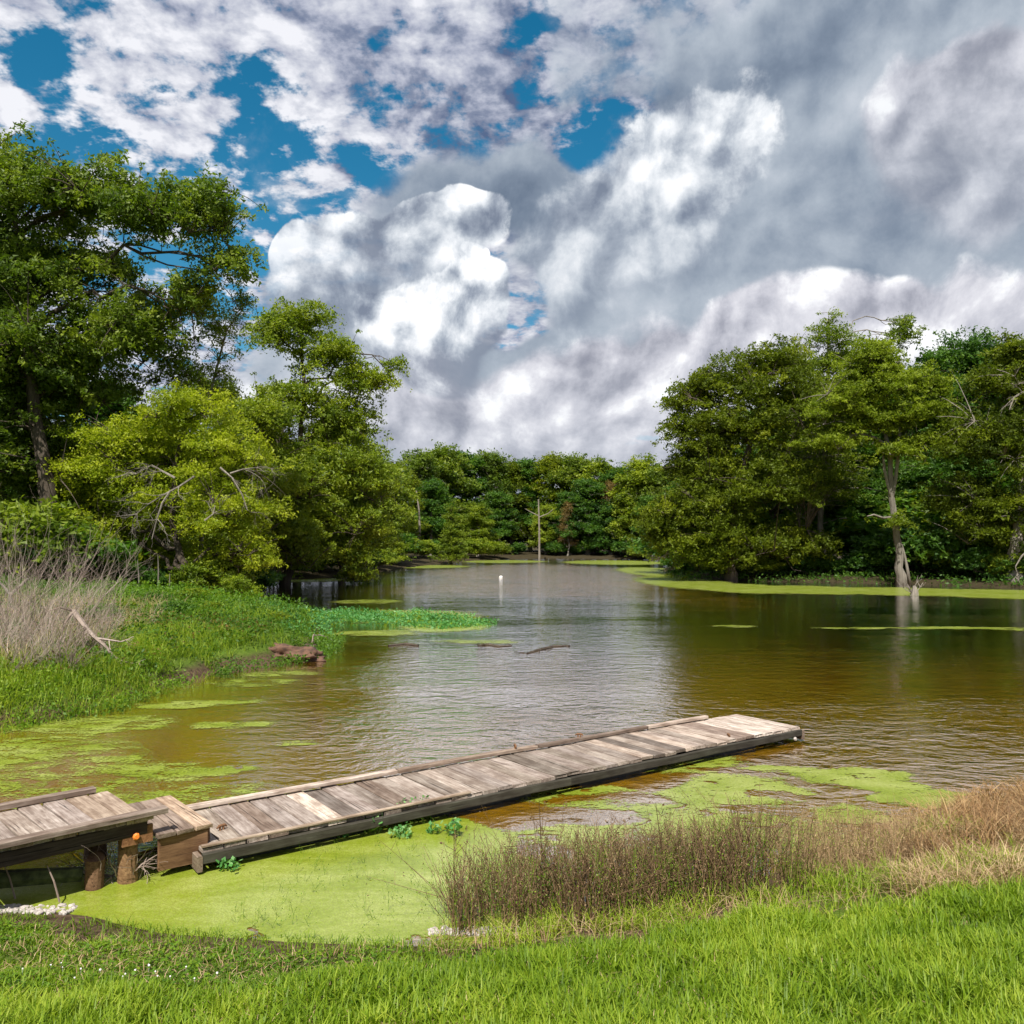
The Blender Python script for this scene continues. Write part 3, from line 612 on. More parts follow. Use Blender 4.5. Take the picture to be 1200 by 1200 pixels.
# ------------------------------------------------------------------ trees
LEAF_K, LEAF_N = .82, 1.3
def tree(name, label, base, lobes, leaf='mid', bark='bark_dark', leafsize=.16, per=110, cr=0.8, flat=.72, dens=1.4, trunk_r=.3, trunk=None, group=None, seed=1, cat='tree', up=.42, D=None, droop=.0, aspect=.55, skeleton=1.0, tintc=.5, lean=None):
    """lobes: (centre, radii) in world space; the trunk runs from base into them and every clump of leaves hangs on a branch"""
    rnd = np.random.default_rng(seed); base = np.array(base, float); root = thing(name, label, cat, tuple(base), group); G_ = Geo()
    cen = np.array([l[0] for l in lobes], float) - base; rad = np.array([l[1] for l in lobes], float)
    vol = rad.prod(1); top = cen[np.argmax(cen[:, 2])]
    if trunk is None:
        mid = (cen * vol[:, None]).sum(0) / vol.sum(); trunk = [np.zeros(3), np.array([mid[0] * .12 + rnd.normal() * .2, mid[1] * .2, mid[2] * .35]), np.array([mid[0] * .5, mid[1] * .5, mid[2] * .75]), top * .55 + mid * .45, top]
    T = np.array(trunk, float); ts = np.linspace(0, len(T) - 1, 22); TP = np.stack([np.interp(ts, np.arange(len(T)), T[:, i]) for i in range(3)], 1)
    TP[1:-1] += rnd.normal(size=(20, 3)) * .05 * trunk_r / .3; TP[0, 2] = -.6
    tr = trunk_r * np.linspace(1, .12, 22) ** .9; tr[0] *= 1.5; tr[1] *= 1.15
    G_.tube(TP, tr, 8, .5)
    sk = [TP]; skr = [tr]
    for c, r_ in zip(cen, rad):                  # one limb into each lobe
        dst = np.linalg.norm(TP - c, axis=1) + np.maximum(0, TP[:, 2] - c[2] + .3 * r_[2]) * 1.5; i = int(np.clip(np.argmin(dst), 4, 19)); a = TP[i]
        if np.linalg.norm(c - a) < 0.5: continue
        u_ = np.linspace(0, 1, 9)[:, None]; bow = np.array([0, 0, .18 * np.linalg.norm(c - a)])
        P_ = a + (c - a) * u_ + bow * np.sin(u_ * np.pi) + np.concatenate([[[0, 0, 0]], rnd.normal(size=(8, 3)) * .07 * np.linalg.norm(c - a) ** .5])
        rr = np.linspace(min(tr[i] * .62, .05 + .025 * np.linalg.norm(c - a)), .035, 9); G_.tube(P_, rr, 6, .5); sk.append(P_[2:]); skr.append(rr[2:])
        for _ in range(int(3 * skeleton)):       # secondary limbs
            q = unit(rnd.normal(size=3)) * r_ * .75; j = rnd.integers(4, 9); P2 = P_[j] + (c + q - P_[j]) * np.linspace(0, 1, 6)[:, None] + np.concatenate([[[0, 0, 0]], rnd.normal(size=(5, 3)) * .12])
            G_.tube(P2, np.linspace(rr[j] * .7, .018, 6), 5, .5); sk.append(P2[1:]); skr.append(np.linspace(rr[j] * .6, .018, 5))
    SK = np.concatenate(sk)
    CC = []; CR = []
    for c, r_ in zip(cen, rad):
        n = max(4, int(dens * 5.2 * r_.prod() / cr ** 2 / r_.mean()))
        d_ = unit(rnd.normal(size=(n, 3))); d_[:, 2] = np.where(d_[:, 2] < -.35, -d_[:, 2] * .7, d_[:, 2])
        q = d_ * (rnd.random(n) ** .40 * rnd.uniform(.80, 1.10, n))[:, None]; CC.append(c + q * r_); CR.append(cr * rnd.uniform(.42, 1.45, n) ** 1.1)
        j = np.argsort(((cen - c) ** 2).sum(1))[1:3]; m_ = max(1, n // 7)      # foliage bridging to the next lobes, and outliers beyond the outline
        for jj in j: u_ = rnd.random((m_, 1)); CC.append(c * (1 - u_) + cen[jj] * u_ + rnd.normal(size=(m_, 3)) * .30 * r_); CR.append(cr * rnd.uniform(.4, .95, m_))
        m_ = max(1, n // 9); CC.append(c + unit(rnd.normal(size=(m_, 3)) + [0, 0, .3]) * r_ * rnd.uniform(1.1, 1.38, (m_, 1))); CR.append(cr * rnd.uniform(.3, .6, m_))
    CC = np.concatenate(CC); CR = np.concatenate(CR)
    kk = CC[:, 2] > .25; CC = CC[kk]; CR = CR[kk]
    V = []; Tn = []
    for c, r_ in zip(CC, CR):
        k = np.argmin(((SK - c) ** 2).sum(1) + np.where(SK[:, 2] > c[2] + .2, 1.0, 0)); a = SK[k]; l_ = np.linalg.norm(c - a)
        if l_ < .15: continue
        u_ = np.linspace(0, 1, 4)[:, None]; P_ = a + (c - a) * u_ + np.array([0, 0, .10 * l_ * (1 if droop <= 0 else .6)]) * np.sin(u_ * np.pi); G_.tube(P_, np.linspace(.022 + .008 * l_, .008, 4), 3, .5)
    tin = np.clip(rnd.normal(tintc, .21, len(CC)), 0.05, .95)
    n_l = (per * LEAF_N * (CR / cr) ** 2).astype(int) + 4; rep = np.repeat(np.arange(len(CC)), n_l); nL = len(rep)
    # a clump is a few sprays: small sub-clusters along twigs that leave its middle
    sub = rnd.integers(0, 9, nL); sd = unit(rnd.normal(size=(len(CC), 9, 3)) * np.array([1, 1, .6])); ext = rnd.random(nL) ** .6
    off = sd[rep, sub] * (ext * 1.0)[:, None] + rnd.normal(size=(nL, 3)) * .15
    off = off * CR[rep][:, None] * np.array([1, 1, flat]); off[:, 2] -= droop * (off[:, 0] ** 2 + off[:, 1] ** 2) / np.maximum(CR[rep], .2) * .6
    P_ = CC[rep] + off; keep = P_[:, 2] > .05; P_ = P_[keep]; rep = rep[keep]
    tt = np.clip(tin[rep] + rnd.normal(0, .10, len(P_)), 0, 1)
    V_, F_, t_ = leaf_quads(P_, leafsize * 1.15 * LEAF_K * rnd.uniform(.7, 1.35, len(P_)), tt, up, aspect, rnd, tri=True)
    link('trunk', G_.mesh('trunk', M[bark], smooth=True), None, root)
    cro = link('crown', mesh_np('crown', V_, F_, M[leaf], {'tint': t_}), None, root)
    return root
def lob(D, *ls):                                 # lobes given as photograph px, py, rx, ry (+ how far behind D)
    out = []
    for l in ls:
        dd = l[4] if len(l) > 4 else 0; c = at(l[0], l[1], D + dd); rx, rz_ = l[2] * (D + dd) / 1000, l[3] * (D + dd) / 1000 * 1.15
        out.append(((c.x, c.y, c.z), (rx, (rx + rz_) * .5, rz_)))
    return out
def hz(x, y): return float(height(np.array([x]), np.array([y]))[0])
def basept(px, D, dx=0): x = at(px, 700, D).x + dx; return (x, D, max(hz(x, D), -.3))
# --- left bank
tree('oak_tree', 'tall spreading dark green oak filling the upper left edge', basept(60, 43), lob(43, (20, 235, 95, 65), (110, 235, 65, 42), (170, 262, 55, 30), (235, 258, 58, 45), (268, 318, 28, 30), (60, 330, 100, 60, 1), (150, 400, 75, 60, 2), (20, 430, 110, 70), (80, 460, 80, 50, 3), (-70, 300, 100, 100), (-60, 480, 110, 90), (10, 560, 90, 70, 2), (90, 550, 60, 50, 4), (50, 610, 60, 34, 2), (215, 350, 30, 25, 0)),
     'oak', 'bark_dark', .23, 110, .85, .85, 1.45, .50, seed=11, D=43)
tree('slender_tree', 'thin sparse tree with bare twigs against the sky behind the oak', basept(235, 47), lob(47, (235, 370, 32, 30), (262, 400, 26, 45), (240, 455, 45, 40), (285, 360, 16, 22), (205, 440, 30, 30)), 'mid', 'bark_grey', .15, 40, .6, .8, .9, .14, seed=12, tintc=.6)
tree('tupelo_tree', 'yellow green tree leaning out over the cove with branches drooping to the water', basept(335, 62), lob(62, (350, 382, 42, 32), (318, 400, 28, 40), (385, 425, 45, 36), (420, 450, 34, 20), (452, 445, 16, 10), (462, 428, 7, 8), (350, 480, 70, 36), (405, 500, 45, 35), (320, 540, 70, 60), (400, 560, 62, 50), (445, 565, 22, 30), (360, 610, 80, 50), (350, 655, 70, 26), (425, 615, 34, 44), (415, 655, 32, 28), (422, 678, 22, 14)),
     'mid', 'bark_dark', .24, 70, .85, .75, 1.25, .38, seed=13, tintc=.68, droop=.25)
tree('willow_tree', 'bright yellow green tree on the point with grey bare twigs across its middle', basept(212, 44), lob(44, (220, 490, 65, 36), (140, 520, 55, 34), (265, 540, 56, 40), (115, 565, 50, 44), (180, 600, 90, 50, 1.5), (268, 610, 56, 50), (292, 650, 34, 30), (120, 630, 50, 36, 1), (200, 545, 50, 32, 1.5), (80, 600, 30, 40, 1), (185, 650, 60, 28, 3), (110, 660, 40, 26, 2), (255, 665, 40, 24, 2)),
     'yellow', 'bark_dark', .155, 135, .80, .7, 1.6, .25, seed=14, tintc=.78, droop=.2)
tree('young_ash_tree', 'yellow green tree filling the gap between the willow and the leaning tree', basept(305, 56), lob(56, (300, 500, 50, 36), (285, 545, 50, 40), (325, 570, 50, 45), (300, 620, 60, 45), (340, 640, 40, 36), (255, 590, 40, 50, 2), (240, 470, 36, 30, 2)), 'mid', 'bark_dark', .22, 95, .85, .75, 1.4, .2, seed=15, tintc=.62, droop=.2)
tree('bank_tree', 'yellow green tree with low boughs standing behind the leaning tree by the cove', basept(400, 74), lob(74, (400, 520, 50, 36), (430, 560, 36, 40), (380, 570, 50, 44), (430, 610, 40, 36), (400, 640, 60, 28), (455, 600, 20, 34)), 'mid', 'bark_dark', .28, 90, 1.1, .75, 1.4, .3, seed=16, tintc=.58, droop=.2)
# --- right bank
tree('dark_cypress', 'dark layered tree at the left end of the right bank', basept(855, 66), lob(66, (905, 430, 45, 30), (850, 455, 52, 34), (812, 470, 32, 26), (800, 505, 26, 22), (860, 510, 70, 40), (930, 480, 60, 50), (820, 550, 40, 40), (890, 575, 90, 45), (830, 600, 50, 40), (790, 610, 34, 44), (870, 645, 75, 32), (785, 640, 34, 30), (768, 620, 20, 26), (830, 655, 50, 26), (930, 640, 50, 30)),
     'cypress', 'bark_dark', .23, 105, .9, .7, 1.35, .45, seed=21, tintc=.38, droop=.35)
tree('tall_cypress', 'tall narrow cypress with a broken crown rising behind the dark one', basept(965, 71), lob(71, (970, 400, 22, 26), (970, 375, 9, 8), (940, 440, 40, 35), (1000, 440, 40, 40), (1060, 400, 26, 22), (1055, 380, 12, 10), (975, 500, 60, 50), (960, 570, 60, 60)), 'mid', 'bark_grey', .20, 70, .75, .7, 1.1, .3, seed=22, tintc=.5)
kb = basept(1057, 60.5); kb = (kb[0], kb[1], 0.0)
ktr = [np.array([0, 0, 0.]), np.array(at(1053, 640, 60.5)) - np.array(kb), np.array(at(1046, 590, 60.5)) - np.array(kb), np.array(at(1042, 530, 60.5)) - np.array(kb), np.array(at(1036, 470, 60.5)) - np.array(kb), np.array(at(1030, 410, 60.5)) - np.array(kb)]
kt = tree('bald_cypress', 'light green cypress with a bare pale trunk standing in the duckweed', kb, lob(60.5, (1022, 420, 38, 22), (1030, 450, 60, 30), (985, 480, 45, 26), (1060, 485, 50, 26), (1020, 500, 55, 24, 1), (1090, 455, 26, 22), (975, 520, 36, 18), (1075, 520, 40, 16), (1046, 528, 26, 12, -1.2), (1052, 612, 9, 7, -.6)),
     'cypress_light', 'bark_pale', .20, 105, .80, .5, 1.7, .32, trunk=ktr, seed=23, tintc=.62, droop=.35)
g_ = Geo(); B_ = lambda a, b_, d=60.4: tuple(np.array(at(a, b_, d)) - np.array(kb))
g_.tube([B_(1067, 690), B_(1063, 665), B_(1060, 650), B_(1057, 638)], [.13, .11, .08, .04], 8); g_.tube([B_(1046, 606), B_(1035, 607), B_(1024, 603), B_(1016, 605)], [.10, .09, .07, .03], 5); g_.tube([B_(1046, 590), B_(1049, 565), B_(1052, 540), B_(1054, 505), B_(1056, 480)], [.05, .13, .13, .10, .05], 8)
g_.tube([B_(1046, 592), B_(1041, 570), B_(1036, 548), B_(1034, 520)], [.05, .12, .11, .04], 8)
link('limb', g_.mesh('limb', M['bark_pale'], smooth=True), None, kt)
tree('deep_green_tree', 'deep blue green broadleaf tree between the cypresses on the right', basept(1130, 74), lob(74, (1130, 425, 45, 28), (1095, 440, 34, 28), (1165, 430, 34, 26), (1125, 480, 70, 40), (1100, 570, 70, 60)), 'deep', 'bark_dark', .28, 90, .95, .8, 1.4, .35, seed=24)
tree('broad_cypress', 'broad olive cypress at the right edge of the picture', basept(1190, 58), lob(58, (1200, 415, 34, 30), (1180, 460, 60, 36), (1250, 450, 70, 50), (1150, 520, 62, 40), (1220, 540, 80, 50), (1130, 590, 40, 40, 3), (1180, 610, 70, 44, 1), (1250, 620, 70, 50)), 'cypress', 'bark_grey', .23, 100, .9, .7, 1.35, .5, seed=25, tintc=.48, droop=.35)

# --- generic crowns, copied: shapes are built once at the origin, then each copy turned, scaled and given its own label
def proto(seed, leaf, bark, H, Wd, kind, leafsize=.38, per=66, cr=1.15, tintc=.5):
    rnd = np.random.default_rng(seed); L = []
    if kind == 'round':
        for i in range(11):
            a = i * 2.4 + rnd.uniform(-.5, .5); f_ = i / 10; q = (.62 - .35 * f_) * Wd * rnd.uniform(.6, 1.1); z_ = H * (.22 + .62 * f_ + rnd.uniform(-.04, .04)); L.append(((q * math.cos(a), q * math.sin(a), z_), (Wd * rnd.uniform(.36, .52), Wd * rnd.uniform(.36, .52), H * rnd.uniform(.09, .14))))
        L.append(((0, 0, H * .88), (Wd * .42, Wd * .42, H * .11)))
    elif kind == 'cone':
        for i in range(7): z_ = H * (.10 + .13 * i); L.append(((rnd.normal() * .1, rnd.normal() * .1, z_), (Wd * (1 - i / 7.6), Wd * (1 - i / 7.6), H * .075)))
    else:
        for i in range(5):
            a = rnd.uniform(0, 6.28); q = rnd.uniform(0, .5) * Wd; L.append(((q * math.cos(a), q * math.sin(a), H * rnd.uniform(.3, .7)), (Wd * .5, Wd * .5, H * .3)))
    return tree('tree', 'tree', (0, 0, 0), L, leaf, bark, leafsize, per, cr, .75, 1.5, .022 * H if kind != 'bush' else .05, seed=seed, tintc=tintc)
protos = {'a': proto(101, 'oak', 'bark_grey', 16, 5.0, 'round'), 'b': proto(102, 'deep', 'bark_grey', 17, 4.6, 'round'), 'c': proto(103, 'mid', 'bark_grey', 15, 4.4, 'round', tintc=.6), 'd': proto(104, 'cypress', 'bark_grey', 17, 4.2, 'round', tintc=.55),
          'e': proto(105, 'cypress_light', 'bark_dark', 8, 2.3, 'cone', .26, 60, .7, .35), 'f': proto(106, 'deep', 'bark_dark', 3.6, 2.4, 'bush', .26, 90, .7), 'g': proto(107, 'mid', 'bark_dark', 3.4, 2.5, 'bush', .24, 90, .7, .6), 'h': proto(108, 'rust', 'bark_pale', 11, 2.6, 'round', .22, 25, .8)}
def copy_tree(o, name, label, loc, s, rz, group=None, cat='tree'):
    r_ = o.copy(); col.objects.link(r_); r_.name = name; r_.location = loc; r_.rotation_euler = (0, 0, rz); r_.scale = s; r_['label'] = label; r_['category'] = cat
    if group: r_['group'] = group
    for ch in o.children: c_ = ch.copy(); col.objects.link(c_); c_.parent = r_
    return r_
descr = {'a': 'rounded dark green', 'b': 'deep blue green', 'c': 'fresh mid green', 'd': 'olive feathery', 'e': 'cone shaped olive', 'f': 'dark leafy', 'g': 'light leafy', 'h': 'rusty thin crowned'}
nm_ = {'a': 'oak_tree', 'b': 'gum_tree', 'c': 'ash_tree', 'd': 'cypress_tree', 'e': 'young_cypress', 'f': 'understory_shrub', 'g': 'understory_shrub', 'h': 'dying_tree'}
H0 = {'a': 16, 'b': 17, 'c': 15, 'd': 17, 'e': 8, 'f': 3.6, 'g': 3.4, 'h': 11}
prnd = random.Random(4)
ordn = ['first', 'second', 'third', 'fourth', 'fifth', 'sixth', 'seventh', 'eighth', 'ninth', 'tenth', 'eleventh', 'twelfth', 'thirteenth', 'fourteenth', 'fifteenth', 'sixteenth', 'seventeenth', 'eighteenth', 'nineteenth', 'twentieth', 'twenty-first', 'twenty-second', 'twenty-third', 'twenty-fourth']
def put(kind, px, D, top_py, where, group, wide=1.0):
    x = at(px, 650, D).x; z_ = max(hz(x, D), -.1); H = at(px, top_py, D).z - z_; s = H / (H0[kind] * 1.0)
    cat = 'shrub' if kind in 'fg' else 'tree'
    return copy_tree(protos[kind], nm_[kind], f"{descr[kind]} {cat} {where}", (x, D, z_), (s * wide * prnd.uniform(.95, 1.1), s * wide * prnd.uniform(.95, 1.1), s), prnd.uniform(0, 6.28), group, cat)
far = [('c', 455, 108, 540), ('a', 490, 150, 528), ('a', 520, 158, 522), ('b', 545, 166, 527), ('a', 572, 168, 528), ('d', 600, 172, 540), ('b', 622, 172, 536), ('d', 648, 170, 532), ('a', 676, 168, 532), ('c', 703, 166, 537), ('b', 725, 162, 545), ('c', 750, 158, 534), ('a', 775, 154, 545), ('d', 800, 150, 540)]
for i, (k, px, D, tp) in enumerate(far): put(k, px, D, tp, f'{ordn[i]} from the left in the row along the far shore', 'trees along the far shore', 1.15)
far2 = [('d', 470, 128, 548), ('b', 505, 140, 560), ('c', 560, 147, 590), ('b', 585, 160, 575), ('c', 640, 162, 590), ('b', 668, 160, 575), ('b', 690, 160, 560), ('b', 715, 158, 590), ('c', 740, 156, 570), ('b', 765, 150, 580)]
for i, (k, px, D, tp) in enumerate(far2): put(k, px, D, tp, f'{ordn[i]} of the lower trees standing in front of the far row', 'lower trees before the far row', 1.25)
sh = [('g', 470, 122, 622), ('g', 495, 126, 630), ('f', 512, 132, 628), ('g', 560, 142, 628), ('g', 580, 148, 632), ('f', 606, 160, 632), ('f', 650, 160, 630), ('f', 672, 160, 636), ('f', 695, 160, 622), ('f', 718, 158, 618), ('f', 735, 154, 625), ('g', 750, 150, 635), ('h', 665, 158, 585), ('h', 715, 160, 560)]
for i, (k, px, D, tp) in enumerate(sh): put(k, px, D, tp, f'{ordn[i]} from the left at the foot of the far trees', 'undergrowth at the far shore', 1.3 if k in 'fg' else .7)
put('e', 528, 118, 588, 'standing alone before the far trees left of centre', None, 1.0); put('e', 462, 100, 600, 'at the water beside the left bank trees', None, 1.1)
# left bank going back, and the wood behind it
lb = [('a', -40, 60, 330), ('d', 40, 66, 400), ('b', 110, 62, 440), ('a', 180, 66, 480), ('b', 250, 72, 500), ('d', 300, 78, 520), ('a', 350, 88, 530), ('b', 400, 96, 545), ('c', 430, 100, 560), ('b', 20, 54, 520), ('b', 90, 56, 560), ('b', 160, 62, 580), ('b', 280, 72, 560), ('b', 345, 78, 580), ('c', 440, 92, 595), ('a', -60, 80, 380), ('a', -150, 60, 250), ('b', -140, 46, 420)]
for i, (k, px, D, tp) in enumerate(lb): put(k, px, D, tp, f'{ordn[i]} in the shaded wood behind the left bank', 'wood behind the left bank', 1.25)
ls = [('f', 60, 50, 640), ('f', 110, 50, 630), ('f', 150, 50, 645), ('f', 185, 52, 650), ('f', 250, 56, 648), ('f', 275, 60, 640), ('f', 300, 68, 640), ('f', 340, 70, 630), ('f', 375, 76, 628), ('g', 400, 80, 640), ('f', 425, 84, 636), ('g', 445, 88, 640), ('f', 20, 48, 620)]
for i, (k, px, D, tp) in enumerate(ls): put(k, px, D, tp, f'{ordn[i]} from the left under the left bank trees', 'undergrowth on the left bank', 1.3)
nr = [('g', 118, 41.5, 655), ('f', 150, 42, 652), ('f', 178, 43, 662), ('g', 240, 44, 650), ('g', 268, 45, 655), ('f', 292, 49, 650), ('f', 85, 41, 660), ('g', 28, 39.5, 575), ('f', 62, 40, 590)]
for i, (k, px, D, tp) in enumerate(nr): put(k, px, D, tp, f'{ordn[i]} of the near bushes closing the foot of the left trees', 'near bushes at the foot of the left trees', 1.2)
lw = [('g', 150, 24.5, 703), ('f', 205, 25, 699), ('g', 250, 26, 703), ('f', 180, 28, 689), ('g', 325, 25.5, 715), ('f', 120, 22.5, 703), ('g', 225, 30, 687), ('f', 290, 27.5, 709)]
for i, (k, px, D, tp) in enumerate(lw): put(k, px, D, tp, f'{ordn[i]} of the low leafy clumps standing out of the left bank weeds', 'low leafy clumps on the left bank', 1.5)
# right bank wood
rb = [('b', 800, 88, 560), ('d', 840, 84, 500), ('b', 900, 82, 470), ('a', 960, 80, 450), ('b', 1020, 80, 440), ('a', 1080, 82, 440), ('b', 1150, 78, 430), ('a', 1210, 76, 420), ('b', 1280, 70, 400), ('a', 1360, 64, 380), ('b', 880, 74, 560), ('b', 950, 74, 570), ('b', 1020, 72, 560), ('b', 1090, 72, 540), ('b', 1165, 70, 540), ('a', 1460, 60, 380), ('a', 930, 92, 480), ('b', 1120, 92, 440)]
for i, (k, px, D, tp) in enumerate(rb): put(k, px, D, tp, f'{ordn[i]} in the shaded wood behind the right bank', 'wood behind the right bank', 1.3)
rs = [('f', 805, 76, 640), ('g', 835, 71, 652), ('f', 870, 68, 650), ('g', 900, 67, 648), ('f', 935, 67, 640), ('f', 970, 67, 645), ('f', 1005, 66.5, 640), ('f', 1030, 66, 630), ('f', 1085, 64, 590), ('g', 1105, 63.5, 610), ('f', 1125, 62, 640), ('f', 1150, 60.5, 630), ('g', 1175, 59, 645), ('f', 1200, 58, 640), ('f', 1235, 58, 630), ('f', 1065, 65, 600)]
for i, (k, px, D, tp) in enumerate(rs): put(k, px, D, tp, f'{ordn[i]} from the left along the foot of the right bank wood', 'undergrowth on the right bank', 1.25)
# a dense second storey that closes the wood behind both banks
fill = [(-60, 58, 560), (0, 60, 575), (60, 62, 560), (120, 60, 590), (180, 62, 600), (235, 66, 600), (290, 76, 600), (340, 82, 605), (390, 92, 600), (430, 104, 605), (150, 76, 560), (270, 90, 570)]
for i, (px, D, tp) in enumerate(fill): put('fgf'[i % 3], px, D, tp, f'{ordn[i]} of the taller bushes filling the left wood', 'tall bushes in the left wood', 1.5)
fill = [(812, 80, 600), (850, 78, 590), (890, 76, 610), (930, 76, 590), (975, 76, 600), (1015, 75, 590), (1050, 74, 560), (1095, 72, 570), (1140, 70, 580), (1185, 68, 590), (1230, 66, 600), (1300, 64, 600), (900, 90, 560), (1010, 90, 560), (1120, 88, 560), (1200, 80, 560)]
for i, (px, D, tp) in enumerate(fill): put('fgf'[i % 3], px, D, tp, f'{ordn[i]} of the taller bushes filling the right wood', 'tall bushes in the right wood', 1.4)
fill = [(450, 160, 600), (490, 168, 600), (530, 176, 598), (575, 182, 600), (620, 184, 602), (665, 182, 600), (705, 178, 600), (745, 172, 598), (790, 165, 600)]
for i, (px, D, tp) in enumerate(fill): put('fgf'[i % 3], px, D, tp, f'{ordn[i]} of the tall bushes darkening the far wood', 'tall bushes in the far wood', 1.6)
for o in protos.values():
    for c in list(o.children): bpy.data.objects.remove(c)
    bpy.data.objects.remove(o)

# ------------------------------------------------------------------ dead limbs, snags and other wood
def limb_px(root, name, D, pts, r0, r1, mat='bark_pale', k=5, twigs=0, seed=1, tl=.8, into=None):
    o0 = np.array(root.location) if root else np.zeros(3); P_ = np.array([np.array(at(a, b_, D + (q[0] if q else 0))) - o0 for a, b_, *q in pts])
    g_ = into or Geo(); rnd = np.random.default_rng(seed); g_.tube(P_, np.linspace(r0, r1, len(P_)), k)
    for _ in range(twigs):
        i = rnd.integers(1, len(P_)); branchlets(g_, (P_[i], unit(P_[i] - P_[i - 1]) + rnd.normal(size=3) * .7), r1 * 1.1, tl * rnd.uniform(.5, 1.1), 2, rnd, .8, -.15, 3, .5, 3, .22)
    if into is None: return link(name, g_.mesh(name, M[mat]), None, root)
wil = [o for o in scene.objects if o.name.startswith('willow_tree')][0]
for i, (pts, tw, tl) in enumerate([([(228, 558), (210, 570), (195, 578), (175, 590), (160, 602)], 7, 1.6), ([(200, 575), (190, 590), (184, 608), (178, 632)], 5, 1.2), ([(205, 560), (190, 552), (178, 545), (160, 555)], 6, 1.3), ([(270, 555), (285, 550), (300, 548)], 6, 1.5), ([(258, 548), (272, 560), (284, 580), (290, 598)], 5, 1.2), ([(240, 610), (250, 602), (252, 592)], 4, .9)]):
    limb_px(wil, 'dead_limb', 41.6, pts, .06, .02, 'bark_grey', 5, tw, 30 + i, tl)
def snag_px(name, label, cat, D, base, limbs, mat='bark_pale', twigs=0, tl=.8, group=None):
    b_ = at(base[0], base[1], D); root = thing(name, label, cat, tuple(b_), group)
    for i, (nm, pts, r0, r1) in enumerate(limbs): limb_px(root, nm, D, pts, r0, r1, mat, 6, twigs, 50 + i, tl)
    return root
snag_px('dead_tree', 'pale dead tree with two short arms standing before the far wood', 'dead tree', 149, (632, 653), [('trunk', [(632, 655), (632, 620), (631, 585)], .20, .12), ('limb', [(632, 605), (622, 600), (615, 596)], .10, .05), ('limb', [(632, 606), (642, 602), (648, 597)], .12, .06)], 'bark_grey')
for px, a, b_, D, w_ in ((492, 620, 575, 112, 'far left of'),):
    snag_px('pale_trunk', f'slim pale bare trunk {w_} the two armed dead tree', 'tree trunk', D, (px, a), [('trunk', [(px, a + 4), (px - 1, (a + b_) / 2), (px - 4 + px % 3, b_)], .15, .09)], 'bark_grey')
for i, (px, D, hh, sd_) in enumerate(((318, 62.5, 3.4, 61), (332, 63.5, 2.8, 62), (310, 61.5, 2.2, 64))):
    g0 = at(px, 680, D); bare_shrub('dead_shrub', ['whitish bare shrub at the cove edge, tallest of three', 'whitish bare shrub at the cove edge, rightmost of three', 'whitish bare shrub at the cove edge, leftmost and lowest'][i], 'dead shrub', (g0.x, D, .2), hh, 5, sd_, 'dead_twig', 'white bare shrubs at the cove', 2, .45, .35, .05, .3, 4, .6)
for i, (a, b_, D, pts, lab) in enumerate([(1199, 560, 56.0, [(1222, 640), (1205, 645), (1197, 652), (1190, 664)], 'grey bare branch hanging out at the right edge low down'), (1180, 462, 56, [(1215, 458), (1198, 460), (1188, 466), (1183, 480)], 'grey bare branch showing high at the right edge')]):
    r_ = at(*pts[0], D); t_ = thing('dead_branch', lab, 'branch', tuple(r_)); limb_px(t_, 'bough', D, pts, .10, .03, 'bark_grey', 5, 3, 80 + i, 1.2)

# fallen branches, snag and dead brush on the left bank
def left_base(px, py, z=.55): g0 = gnd(px, py, z); return g0
for i, (px, py, H_, st, lab) in enumerate([(10, 772, 3.1, 15, 'tall grey brown dead bush at the left edge of the picture'), (45, 762, 3.2, 15, 'tall dead bush with upright bare twigs behind the forked snag'), (85, 752, 2.5, 14, 'grey twiggy dead bush right of the forked snag'), (120, 742, 2.2, 12, 'fine twiggy dead bush before the shaded wood'), (-40, 775, 3.2, 14, 'dead bush cut off by the left edge of the picture'),
                                             (30, 792, 1.7, 16, 'low pinkish tangle of dead twigs in front at the left edge'), (70, 790, 1.5, 16, 'low dead tangle of twigs beside the fallen branch'), (105, 775, 1.5, 14, 'low dead tangle behind the fallen branch'), (150, 748, 1.3, 10, 'small grey dead bush among the bank weeds'), (-10, 800, 1.6, 14, 'low dead tangle at the very left'), (15, 775, 1.7, 18, 'dense brown tangle of dead stems behind the low ones at left'), (55, 778, 1.6, 18, 'dense brown tangle of dead stems under the forked snag'), (90, 768, 1.4, 16, 'dense tangle of dead stems right of the snag'), (130, 757, 1.1, 14, 'small tangle of dead stems at the head of the fallen branch'), (-30, 785, 1.8, 16, 'dense tangle of dead stems mostly outside the left edge')]):
    g0 = left_base(px, py); bare_shrub('dead_bush', lab, 'dead bush', tuple(g0 - Vector((0, 0, .1))), H_ * (.74 if H_ > 2 else .8), st, 200 + i, 'dead_twig', 'dead bushes on the left bank', 2, .85, .22, .012 if H_ > 2 else .010, .55, 4, .40 + .1 * (i % 3))
g0 = left_base(14, 745); sn = thing('forked_snag', 'smooth grey Y shaped snag rising out of the dead brush at left', 'snag', tuple(g0))
D0 = g0.y - .4
for nm, pts, a, b_ in (('stem', [(16, 745), (13, 720), (12, 697)], .05, .045), ('fork', [(12, 697), (20, 690), (33, 678)], .04, .028), ('fork', [(12, 697), (5, 688), (-6, 678)], .04, .025), ('fork', [(14, 703), (11, 690), (10, 672)], .025, .008), ('fork', [(14, 710), (22, 722), (22, 742)], .03, .012)): limb_px(sn, nm, D0, pts, a, b_, 'bark_pale', 6, 0)
fb = thing('fallen_branch', 'forked grey fallen branch lying down the left bank towards the water', 'branch', tuple(left_base(120, 775)))
